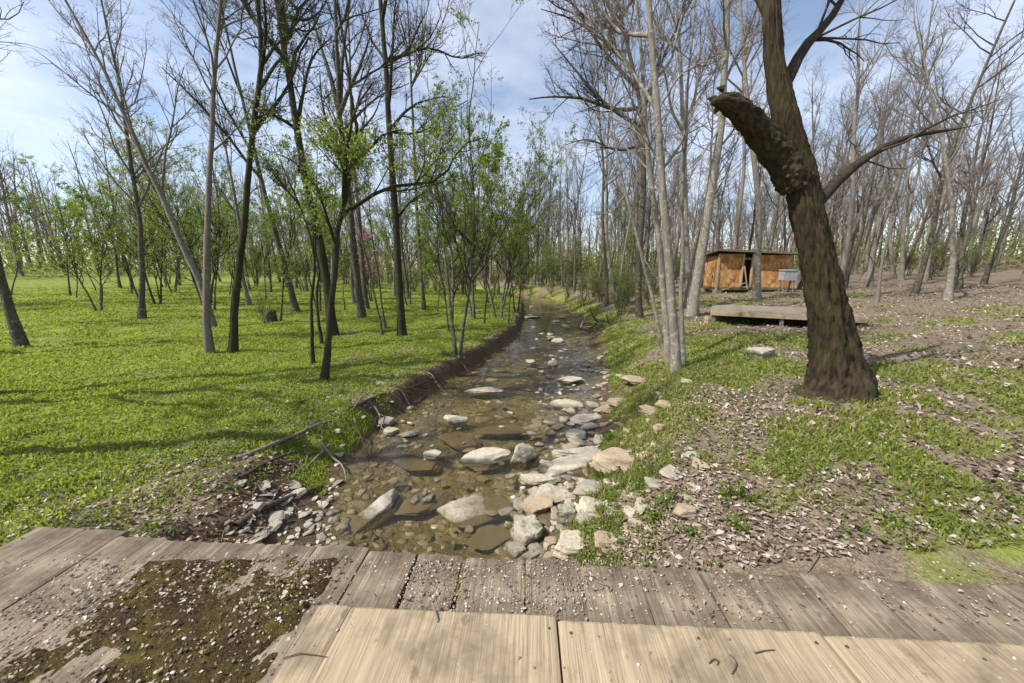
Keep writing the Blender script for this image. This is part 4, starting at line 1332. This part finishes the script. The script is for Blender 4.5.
def build_gravel():
    rng = np.random.default_rng(51)
    V, Fs, off = [], [], 0

    def peb(x, y, z, s):
        nonlocal off
        v, f = rock_shape(rng, 1 if s < .012 else 2, (s * rng.uniform(.45, .7), s * rng.uniform(.35, .55), s * rng.uniform(.25, .45)), 1.0, 8, .05)
        a = rng.uniform(0, 6.28)
        v = v @ np.array([[math.cos(a), math.sin(a), 0], [-math.sin(a), math.cos(a), 0], [0, 0, 1]])
        V.append(v + [x, y, z + s * .18]); Fs.append(f + off); off += len(v)
    c = 0
    for _ in range(120000):
        if c > 4600: break
        x = rng.uniform(-3.2, 3.2); y = rng.uniform(1.42, 1.88)
        n = vnoise(x * 3.1 + 5, y * 2.2, 3) + .35 * vnoise(x * 9, y * 9, 4)
        dens = .10 + .85 * sstep(.55, .95, n) + .55 * math.exp(-((x - .1) / .5) ** 2) + .5 * math.exp(-((y - 1.50) / .05) ** 2)
        if x > .62: dens = dens * .22 + .9 * math.exp(-((x - .93) / .07) ** 2 - ((y - 1.58) / .09) ** 2)
        if rng.random() > dens: continue
        yy = y + x * math.tan(-BR) * -1 * 0
        if y < 1.50 - .02 * x * 0 + .02: continue
        peb(x, yy, .70, .0038 * (4.0 ** rng.random() ** 2.0)); c += 1
    for _ in range(110):                       # strays on the plywood
        x = rng.uniform(-.9, 2.2); y = rng.uniform(1.0, 1.45)
        peb(x, y, .738, .006 * (2.6 ** rng.random() ** 2))
    for _ in range(1800):                       # in the moss left of the sheet
        x = rng.uniform(-2.6, -.98); y = rng.uniform(.7, 1.92)
        if vnoise(x * 4, y * 4, 9) < .42: continue
        peb(x, y, .705 + .02, .0055 * (3.6 ** rng.random() ** 1.9))
    o = link('gravel', make_mesh('gravel', np.concatenate(V), np.concatenate(Fs)), M['pebble'])
    tag(o, 'pale gravel scattered over the bridge planks', 'gravel', kind='stuff')

    # moss and dirt built up on the planks at the left
    xs = np.arange(-3.2, -.9, .0125); ys = np.arange(.4, 1.93, .0125)
    Xg, Yg = np.meshgrid(xs, ys)
    n = fbm(Xg * 2.2, Yg * 2.2, 15, 4) + .3 * fbm(Xg * 9, Yg * 9, 25, 3)
    edge = sstep(-.99, -1.12, Xg + .10 * fbm(Xg * 5, Yg * 5, 45, 3)) * sstep(-2.5, -1.8, Xg + .5 * fbm(Xg * 1.7, Yg * 1.7, 46, 3)) * sstep(1.925, 1.86, Yg)
    Z = .692 + .016 * fbm(Xg * 13, Yg * 13, 55, 3) * edge + .045 * np.clip(n + .5, -.2, 1) * edge + .006 * fbm(Xg * 30, Yg * 30, 35, 2) * edge - .03 * (1 - edge)
    i = np.arange(Xg.size).reshape(Xg.shape)
    q = np.stack([i[:-1, :-1], i[:-1, 1:], i[1:, 1:], i[1:, :-1]], -1).reshape(-1, 4)
    o = link('moss', make_mesh('moss', np.stack([Xg, Yg, Z], -1).reshape(-1, 3), q), M['moss'])
    tag(o, 'brown-green moss and dirt covering the planks left of the plywood', 'moss', kind='stuff')


build_gravel()


# ------------------------------------------------------------------ sticks, fallen branches, roots
def stick(name, label, pts, r0, r1, mat, cat, group=None, seed=0, side=None, n=12):
    rng = np.random.default_rng(seed)
    P = catmull(np.array(pts), n); P[1:] += np.cumsum(rng.normal(0, r0 * .18, (n - 1, 3)), 0)
    t = Tubes().add(P, np.linspace(r0, r1, n), 8)
    if side:
        p, d, L, r = spawn(rng, P[None], np.linspace(r0, r1, n)[None], np.array([np.linalg.norm(P[-1] - P[0])]), side, .3, .95, .6, .35, .6)
        Pq, Rq = extend(rng, p, d, L, r, 6, .15, 0.0)
        Pq[..., 2] = np.maximum(Pq[..., 2], P[:, 2].min())
        t.add(Pq, Rq, 6)
    o = link(name, t.mesh(name, P[0], .06, seed), M[mat], None, P[0])
    tag(o, label, cat, group)


def gp(px, py, dz=.03):
    b = hit(px, py); return b + np.array([0, 0, dz])


def build_sticks():
    G1 = 'dead branches on the left bank'
    stick('fallen_branch', 'long grey fallen branch lying along the left bank top', [gp(236, 462), gp(262, 453), gp(290, 443, .06), gp(318, 430, .05), gp(334, 424)], .032, .012, 'driftwood', 'branch', G1, 1, 4)
    stick('fallen_branch', 'dark branch below the long grey one on the left bank', [gp(240, 482), gp(262, 470), gp(284, 462, .06), gp(305, 455)], .022, .008, 'deadwood', 'branch', G1, 2, 3)
    stick('fallen_branch', 'dark half-buried log at the foot of the left bank above the shingle', [gp(236, 530, .03), gp(262, 512, .03), gp(294, 497, .03), gp(322, 488, .02)], .034, .016, 'deadwood', 'log', G1, 3, 2)
    stick('fallen_branch', 'pale thin stick jutting from the left bank under the mossy tree', [gp(330, 447), gp(316, 462, .05), gp(303, 474, .03)], .014, .006, 'driftwood', 'stick', G1, 4, 1)
    stick('fallen_branch', 'forked bleached twig at the lip of the cut bank', [gp(352, 412, .02), gp(362, 403, .10), gp(368, 398, .16)], .012, .004, 'driftwood', 'stick', G1, 5, 3)
    stick('exposed_root', 'dark exposed root hanging along the cut left bank', [gp(350, 410), gp(380, 396, .02), gp(410, 388, .0), gp(440, 378)], .022, .008, 'deadwood', 'root', G1, 6, 5)
    stick('fallen_branch', 'thin fallen branch on the lawn in front of the mossy tree', [gp(330, 388), gp(352, 383), gp(380, 376)], .012, .004, 'driftwood', 'stick', G1, 7, 3)
    rr_ = np.random.default_rng(66)
    for q, (yy, lab) in enumerate(((4.3, 'pale root poking from the cut bank above the left shingle'), (4.9, 'dark root drooping from the left bank beside the grassy slope'), (5.6, 'short root sticking out of the cut bank below the mossy tree'),
                                   (6.3, 'forked root hanging over the water on the left bank'), (7.4, 'thin root trailing from the cut left bank half way to the saplings'), (8.6, 'dark root hanging from the cut bank near the saplings'))):
        L = float(edges(np.array([yy]))[0][0])
        p0 = np.array([L - .38, yy, hz(L - .38, yy) + .01]); p1 = np.array([L - .16, yy - .12, hz(L - .16, yy - .12) + .07]); p2 = np.array([L + .02, yy - .3 + rr_.normal(0, .1), .07]); p3 = np.array([L + .16, yy - .42 + rr_.normal(0, .12), .02])
        stick('exposed_root', lab, [p0, p1, p2, p3], .016, .004, 'driftwood' if q % 2 == 0 else 'deadwood', 'root', 'roots of the left bank', 80 + q, 4)
    GD = 'twigs on the bridge'
    z = .742
    stick('twig', 'curved thin twig lying across the left corner of the plywood', [onz(283, 659, z), onz(298, 654, z + .006), onz(312, 655, z + .008), onz(328, 657, z)], .0028, .0014, 'deadwood', 'twig', GD, 11)
    stick('twig', 'short broken twig poking over the edge of the left plywood sheet', [onz(438, 622, z), onz(435, 612, z + .01), onz(432, 602, z + .002)], .006, .004, 'driftwood', 'twig', GD, 12, 2)
    stick('twig', 'hooked little twig on the right plywood sheet', [onz(709, 663, z), onz(713, 659, z + .005), onz(718, 661, z + .004), onz(716, 665, z)], .003, .002, 'deadwood', 'twig', GD, 13)
    stick('twig', 'forked little twig near the right end of the plywood', [onz(732, 674, z), onz(737, 664, z + .006), onz(731, 655, z)], .003, .0015, 'deadwood', 'twig', GD, 14, 2)
    stick('twig', 'straight twig at the far right of the plywood', [onz(755, 653, z), onz(765, 651, z + .002), onz(775, 650, z)], .0035, .002, 'deadwood', 'twig', GD, 15)
    z = .712
    for k, (a, b, l) in enumerate((((365, 590), (378, 598), 'fine forked twig among the gravel on the left planks'), ((600, 583), (616, 592), 'brown twig on the gravelly middle planks'), ((690, 566), (712, 572), 'brown twig along the far edge of the right planks'))):
        stick('twig', l, [onz(*a, z), onz((a[0] + b[0]) / 2, (a[1] + b[1]) / 2 - 2, z + .008), onz(*b, z)], .003, .0015, 'driftwood', 'twig', GD, 20 + k, 3)
    # driftwood heap on the right waterside
    rng = np.random.default_rng(8)
    b = hit(603, 330)
    root = empty('driftwood_heap', b)
    tag(root, 'tangled heap of dark roots and driftwood on the right waterside', 'driftwood')
    for k in range(26):
        p = b + np.array([rng.uniform(-1.0, .9), rng.uniform(-.5, .6), rng.uniform(-.02, .3)])
        d = nrm(np.array([rng.normal(0, 1), rng.normal(0, .6), rng.normal(0, .3)]))
        P, R = extend(rng, p[None], d[None], np.array([rng.uniform(.5, 1.3)]), np.array([rng.uniform(.015, .045)]), 7, .2, 0)
        P[..., 2] = np.maximum(P[..., 2], height(P[..., 0], P[..., 1]) + .01)
        link('root', Tubes().add(P, R, 6).mesh('root', b, .08, k), M['deadwood' if k % 3 else 'driftwood'], root)
    # brown stump in the pale bush
    b = hit(272, 322)
    root = empty('tree_stump', b)
    tag(root, 'small brown stump inside the pale bush on the left lawn', 'stump')
    P = np.array([b + [0, 0, -.1], b + [0, 0, .08], b + [.01, 0, .26], b + [.02, 0, .42]])
    link('stump', Tubes().add(catmull(P, 8), np.array([.27, .22, .19, .18, .175, .17, .17, .165]), 14).mesh('stump', b, .05, 2), M['deadwood'], root)


build_sticks()


# ------------------------------------------------------------------ shed, platform
def at_local(root, name, sx, sy, sz, loc, mat, rot=(0, 0, 0), parent=None):
    o = link(name, box_mesh(name, sx, sy, sz), mat, parent or root, loc)
    o.rotation_euler = rot
    return o


def build_shed():
    ang = math.atan2(-.10, .995)
    c = hit(716, 293)
    k = c[1]
    s = k / 20.0
    root = empty('shed', c, ang)
    root.scale = (s,) * 3
    tag(root, 'small orange-brown strand-board shed with a sloping roof under the bare trees', 'shed')
    W, D, Hh = 3.7, 1.75, 1.78
    z0 = .30
    # side wall (short side seen at the left), slightly lower at the back
    side = at_local(root, 'wall', .03, D, Hh - .08, (.0, D / 2, z0 + (Hh - .08) / 2), M['osb']); side['label'] = 'sunlit short side wall'
    at_local(root, 'vent_hole_shade', .012, .20, .16, (-.018, .62, z0 + .55), M['dirt'])  # thin plate on the wall; its dark colour paints the hole's inner shade
    front = at_local(root, 'wall', 1.16, .03, Hh, (.60, 0, z0 + Hh / 2), M['osb']); front['label'] = 'wide front wall panel'
    f2 = at_local(root, 'wall', W - 1.66, .03, Hh - .06, ((W + 1.66) / 2, 0, z0 + (Hh - .06) / 2), M['osb'])
    at_local(root, 'wall', W, .03, Hh - .25, (W / 2, D, z0 + (Hh - .25) / 2), M['osb'])
    at_local(root, 'wall', .03, D, Hh - .1, (W, D / 2, z0 + (Hh - .1) / 2), M['osb'])
    at_local(root, 'floor', W, D - .06, .05, (W / 2, D / 2, z0 + .03), M['stud'])
    at_local(root, 'sill_beam', W + .04, .10, .14, (W / 2, .02, z0 - .075), M['beam'])
    at_local(root, 'sill_beam', .10, D - .12, .14, (.02, D / 2 + .06, z0 - .075), M['beam'])
    for xx, yy in ((.08, .05), (W / 2, .05), (W - .08, .05), (.08, D - .1), (W - .08, D - .1)):
        at_local(root, 'footing_block', .36, .3, .34, (xx, yy + .03, z0 - .32), M['rock_tan'])
    corner = at_local(root, 'corner_post', .09, .09, Hh + .34, (-.03, -.035, z0 + Hh / 2 - .16), M['stud'])
    p1 = at_local(root, 'door_post', .085, .085, Hh, (1.21, -.045, z0 + Hh / 2), M['stud'])
    at_local(root, 'door_post', .085, .085, Hh, (1.68, -.045, z0 + Hh / 2), M['stud'])
    at_local(root, 'brace', .05, .04, 1.25, (1.36, -.20, z0 + .52), M['stud'], (0, -.22, 0))
    at_local(root, 'brace', .05, .04, 1.3, (.85, -.14, z0 + .06), M['stud'], (0, 1.25, 0))
    roof = at_local(root, 'roof', W + .55, D + .6, .05, (W / 2, D / 2 - .06, z0 + Hh + .0), M['roofing'], (-.10, .05, 0))
    rim = at_local(root, 'fascia', W + .5, .03, .11, (0, -D / 2 - .315, -.03), M['beam'], (0, 0, 0), roof)
    rim = at_local(root, 'fascia', .03, D + .56, .11, (-W / 2 - .29, 0, -.03), M['beam'], (0, 0, 0), roof)
    # grey box beside the shed
    e = empty('storage_box', (c[0] + 2.95 * s, c[1] - 1.3, hz(c[0] + 2.95 * s, c[1] - 1.3)), ang)
    tag(e, 'weathered grey box on posts beside the orange shed, behind a trunk', 'box')
    at_local(e, 'body', .7, .5, .55, (0, 0, .95), M['metal'])
    at_local(e, 'lid', .78, .58, .05, (0, 0, 1.255), M['metal'], (.06, 0, 0))
    for xx in (-.28, .28):
        for yy in (-.18, .18):
            at_local(e, 'leg', .07, .07, .80, (xx, yy, .28), M['plank'])


build_shed()


def build_platform():
    a = onz(712, 311, 1.20)
    ang = math.atan2(-.50, .866)
    root = empty('wooden_platform', (a[0], a[1], 1.20), ang)
    tag(root, 'low wooden platform of pale boards on short legs, on the right bank', 'platform')
    W, D = 3.6, 2.9
    n = 21
    for k in range(n):
        w = D / n
        at_local(root, 'deck_board', W, w - .008, .035, (W / 2, (k + .5) * w, -.018), M['deck_top'])
    at_local(root, 'rim_board', W + .03, .04, .12, (W / 2, -.024, -.072), M['platform'])
    at_local(root, 'rim_board', .04, D, .12, (-.024, D / 2, -.072), M['platform'])
    at_local(root, 'rim_board', W + .03, .04, .15, (W / 2, D + .024, -.085), M['platform'])
    at_local(root, 'rim_board', .04, D, .15, (W + .024, D / 2, -.085), M['platform'])
    for xx in (.06, W / 2, W - .06):
        for yy in (.06, D - .06):
            at_local(root, 'leg', .10, .10, .75, (xx, yy, -.46), M['beam'])
    p = root.location
    b = hit(709, 323)
    stone('tan stone block propping the left corner of the wooden platform', b[0], b[1], b[2] + .06, .3, .25, .3, 'rock_tan', 71, .3, (0, 0), None, 4, 'rock', None, 'rock', 6)


build_platform()


# ------------------------------------------------------------------ grass, litter, weeds
def polar(rng, n, r0, r1, a0, a1, pw=1.0):
    r = r0 * (r1 / r0) ** (rng.random(n) ** pw); a = rng.uniform(a0, a1, n)
    return np.sin(a) * r, np.cos(a) * r, r


def blades(name, rng, x, y, r, hmin, hmax, wmul, mat, bend=.5):
    n = len(x)
    z = height(x, y) - .006
    h = rng.uniform(hmin, hmax, n) * (1 + .012 * r)
    w = (.0042 + .00085 * r) * wmul * rng.uniform(.7, 1.3, n)
    a = rng.uniform(0, 6.28, n)
    d = np.stack([np.cos(a), np.sin(a), 0 * a], 1)
    b = rng.uniform(0, 6.28, n); q = np.stack([np.cos(b), np.sin(b), 0 * b], 1) * (h * bend * rng.uniform(.2, 1.5, n))[:, None]
    p = np.stack([x, y, z], 1)
    up = np.array([0, 0, 1.0])
    m = p + q * .35 + up * (h * .6)[:, None]
    t = p + q + up * (h * .95)[:, None]
    V = np.stack([p - d * w[:, None], p + d * w[:, None], m + d * (w * .7)[:, None], m - d * (w * .7)[:, None], t], 1).reshape(-1, 3)
    i = np.arange(n)[:, None] * 5
    return make_mesh(name, V, [np.concatenate([i, i + 1, i + 2, i + 3], 1), np.concatenate([i + 3, i + 2, i + 4], 1)], smooth=False)


def build_cover():
    rng = np.random.default_rng(61)
    x, y, r = polar(rng, 480000, 2.6, 46, -1.15, .30, .85)
    L, R = edges(y)
    g, b, s = masks(x, y)
    k = (x < L) & (rng.random(len(x)) < g * (.35 + .65 * sstep(-.5, .3, fbm(x * 1.3, y * 1.3, 91, 3)))) & (y > 1.0)
    k &= ~((np.abs(x) < 3.4) & (y < 2.1))
    me = blades('grass', rng, x[k], y[k], r[k], .018, .062, 1.35, M['grass'])
    tag(link('lawn_grass', me, M['grass']), 'bright yellow-green spring grass covering the left bank', 'grass', kind='stuff')
    x, y, r = polar(rng, 260000, 2.3, 30, -.1, 1.15, .9)
    L, R = edges(y); g, b, s = masks(x, y)
    k = (x > R + .1) & (rng.random(len(x)) < g * .8) & ~((np.abs(x) < 3.6) & (y < 2.0))
    me = blades('grass', rng, x[k], y[k], r[k], .02, .085, 1.2, M['bank_grass'], .7)
    tag(link('bank_grass', me, M['bank_grass']), 'patchy grass growing over the right bank', 'grass', kind='stuff')
    # dead leaves, mostly on the right slope and under the trees of the left bank
    x, y, r = polar(rng, 190000, 1.9, 34, -1.15, 1.15, .9)
    h, dl, dr, wl, wr = height(x, y, True)
    g, b, s = masks(x, y)
    pr = np.where(dr > .35, .66 * (1 - .45 * g) * (.35 + .65 * sstep(-.25, .3, fbm(x * 1.6, y * 1.6, 101, 3))), 0)
    pl = np.where(dl > wl * .5, .22 * sstep(4, .6, dl) + .14 * sstep(4.2, 3, y), 0) + .02 * (dl > 1)
    k = (rng.random(len(x)) < np.maximum(pr, pl)) & ~((np.abs(x) < 3.6) & (y < 2.02))
    x, y, r = x[k], y[k], r[k]; n = len(x)
    z = height(x, y) + .008 + .02 * rng.random(n)
    sz = .007 * 4.2 ** rng.random(n) * (1 + .05 * r)
    # crumbs of leaf and bark blown on to the bridge
    xb = np.concatenate([rng.uniform(-2.6, 2.6, 2600), rng.uniform(-2.4, -1.0, 1300)]); yb = np.concatenate([rng.uniform(1.47, 1.88, 2600), rng.uniform(.7, 1.88, 1300)])
    kb = np.concatenate([rng.random(2600) < .15 + .85 * sstep(.45, .8, vnoise(xb[:2600] * 4, yb[:2600] * 4, 77)), np.ones(1300, bool)])
    xb, yb = xb[kb], yb[kb]; nb = len(xb)
    x, y = np.concatenate([x, xb]), np.concatenate([y, yb])
    z = np.concatenate([z, np.where(xb < -1.0, .735, .704) + .008 * rng.random(nb)]); sz = np.concatenate([sz, rng.uniform(.003, .010, nb) + .009 * (rng.random(nb) < .12)])
    n = len(x)
    a = rng.uniform(0, 6.28, n); tl = rng.normal(0, .45, (n, 2)) * np.where(z < .76, .5, 1)[:, None]
    u = np.stack([np.cos(a), np.sin(a), tl[:, 0]], 1) * sz[:, None]; v = np.stack([-np.sin(a), np.cos(a), tl[:, 1]], 1) * (sz * .6)[:, None]
    p = np.stack([x, y, z], 1); cu = np.stack([0 * x, 0 * x, sz * rng.uniform(-.2, .7, n)], 1)
    V = np.stack([p - u, p - u * .1 + v + cu, p + u, p - u * .1 - v + cu], 1).reshape(-1, 3)
    i = np.arange(n)[:, None] * 4
    tag(link('leaf_litter', make_mesh('leaf_litter', V, [np.concatenate([i, i + 1, i + 2], 1), np.concatenate([i, i + 2, i + 3], 1)], smooth=False), M['litter']),
        'pale dry leaves strewn over the banks', 'leaf litter', kind='stuff')
    # small fallen twigs among the leaves
    xt, yt, rt = polar(rng, 2600, 2.1, 14, -1.1, 1.1, .9)
    ht, dlt, drt, _, _ = height(xt, yt, True)
    kt = ((drt > .4) | ((dlt > .15) & (dlt < 3.0))) & ~((np.abs(xt) < 3.6) & (yt < 2.02))
    xt, yt, rt = xt[kt], yt[kt], rt[kt]
    Pt, Rt = extend(rng, np.stack([xt, yt, height(xt, yt) + .015], 1), np.concatenate([rng.normal(0, 1, (len(xt), 2)), np.zeros((len(xt), 1))], 1), rng.uniform(.05, .32, len(xt)), rng.uniform(.0018, .0045, len(xt)), 5, .16, 0)
    Pt[..., 2] = height(Pt[..., 0], Pt[..., 1]) + .012 + .01 * rng.random((len(xt), 1))
    tag(link('twig_litter', Tubes().add(Pt, Rt, 4).mesh('twig_litter'), M['driftwood']), 'small dry twigs scattered among the dead leaves', 'twigs', kind='stuff')
    # broad-leaved low plants
    x, y, r = polar(rng, 80000, 2.3, 16, -1.1, 1.1, .9)
    h, dl, dr, wl, wr = height(x, y, True)
    cl = fbm(x * 1.1, y * 1.1, 111, 3)
    k = ((dl > wl * .7) & (cl > -.22) & (rng.random(len(x)) < .25 + .75 * sstep(6, 2, dl))) | ((dr > .3) & (cl > -.02) & (rng.random(len(x)) < .6))
    k &= ~((np.abs(x) < 3.6) & (y < 2.05))
    x, y, r = x[k], y[k], r[k]
    c = np.stack([x, y, height(x, y) + rng.uniform(.005, .06, len(x))], 1)
    tag(link('ground_cover', leaf_mesh('ground_cover', rng, c, .036, (0, 0, 0), -.4), M['weed']), 'low leafy ground cover on the banks', 'ground cover', kind='stuff')

    # separate leafy weeds on the right bank
    protos = []
    for k in range(3):
        rg = np.random.default_rng(700 + k)
        p, d = np.zeros((16, 3)), nrm(rg.normal(0, .7, (16, 3)) + [0, 0, .9])
        P, R = extend(rg, p, d, rg.uniform(.07, .16, 16), np.full(16, .0025), 5, .15, .0)
        root = empty('leafy_weed', (0, 0, 0)); root['category'] = 'weed'
        link('stem', Tubes().add(P, R, 4).mesh('stem'), M['weed'], root)
        link('foliage', leaf_mesh('foliage', rg, along(P, rg, 16, .2), .034), M['weed'], root)
        protos.append(Kind(root))
    spots = [((722, 497), 'leafy green weed half way up the right slope, nearest the dead leaves'), ((742, 500), 'leafy weed in the dead leaves at the right of the slope'), ((655, 522), 'bright weed beside the stones just above the bridge'),
             ((638, 492), 'weed growing under the large flat tan slab'), ((690, 538), 'weed against the bridge planks on the right bank'), ((735, 528), 'weed among leaf litter close to the right bridge planks'),
             ((612, 440), 'green weed at the waterside below the flat tan slab'), ((668, 505), 'weed in the middle of the grassy right slope'), ((603, 478), 'weed between the pale slab and the tan slab'),
             ((640, 372), 'bright weed left of the pale trunk clump'), ((632, 352), 'weed on the shelf near the driftwood heap'), ((262, 425), 'leafy weed at the left bank top near the long grey branch'),
             ((340, 395), 'leafy weed just below the crooked mossy tree'), ((300, 405), 'leafy weed on the left bank in front of the thin dark stem')]
    for i, (px, lab) in enumerate(spots):
        b = hit(*px)
        protos[i % 3].put(b[0], b[1], lab, 'leafy weeds on the banks', rng.uniform(.8, 1.2), rng.uniform(0, 6.28))


build_cover()


# ------------------------------------------------------------------ light, sky, camera
SUN_EL, SUN_AZ = math.radians(50), math.radians(-112)        # azimuth clockwise from straight ahead (+y): from the left, a little behind
sd = np.array([math.sin(SUN_AZ) * math.cos(SUN_EL), math.cos(SUN_AZ) * math.cos(SUN_EL), math.sin(SUN_EL)])
sun = bpy.data.lights.new('sun', 'SUN')
sun.energy = 4.4; sun.angle = math.radians(.55); sun.color = (1.0, .955, .88)
so = bpy.data.objects.new('sun', sun); C.objects.link(so)
from mathutils import Vector
so.rotation_euler = Vector((-sd[0], -sd[1], -sd[2])).to_track_quat('-Z', 'Y').to_euler()
so.location = (-10, -5, 20)

w = bpy.data.worlds.new('World'); SC.world = w
w.use_nodes = True
nt = w.node_tree
for n in list(nt.nodes): nt.nodes.remove(n)
g = N(nt)
sky = g.n('ShaderNodeTexSky', sky_type='NISHITA', sun_disc=False, sun_elevation=SUN_EL, sun_rotation=SUN_AZ % (2 * math.pi))
sky.air_density = 1.0; sky.dust_density = .8; sky.ozone_density = 1.2
tc = g.n('ShaderNodeTexCoord')
sx = g.n('ShaderNodeSeparateXYZ'); g.l(tc.outputs['Generated'], sx.inputs[0])
zz = g.math('ADD', g.math('MAXIMUM', sx.outputs['Z'], 0.0), .22)
cb = g.n('ShaderNodeCombineXYZ')
g.l(g.math('DIVIDE', sx.outputs['X'], zz), cb.inputs[0]); g.l(g.math('DIVIDE', sx.outputs['Y'], zz), cb.inputs[1])
cn = g.noise(cb.outputs[0], 1.5, 7, .58, .25)
cf = g.ramp(cn, [(.38, .08), (.78, .88)])
col = g.mix(cf, sky.outputs[0], (6.3, 6.5, 7.2))
bg = g.n('ShaderNodeBackground'); bg.inputs['Strength'].default_value = .12
g.l(col, bg.inputs['Color'])
wo = g.n('ShaderNodeOutputWorld'); g.l(bg.outputs[0], wo.inputs['Surface'])

cam = bpy.data.cameras.new('camera')
cam.sensor_fit = 'HORIZONTAL'; cam.sensor_width = 36.0; cam.lens = F / 1024.0 * 36.0
cam.clip_start = .05; cam.clip_end = 2000
co = bpy.data.objects.new('camera', cam); C.objects.link(co)
co.location = (0, 0, EYE); co.rotation_euler = (math.pi / 2 - TH, 0, 0)
SC.camera = co
SC.view_settings.view_transform = 'Standard'
SC.view_settings.look = 'None'
SC.view_settings.exposure = 0.62
SC.view_settings.gamma = 1.0
SC.render.engine = 'CYCLES'
SC.cycles.transparent_max_bounces = 12
SC.cycles.max_bounces = 6
SC.cycles.caustics_reflective = False
SC.cycles.caustics_refractive = False
SC.cycles.use_denoising = True
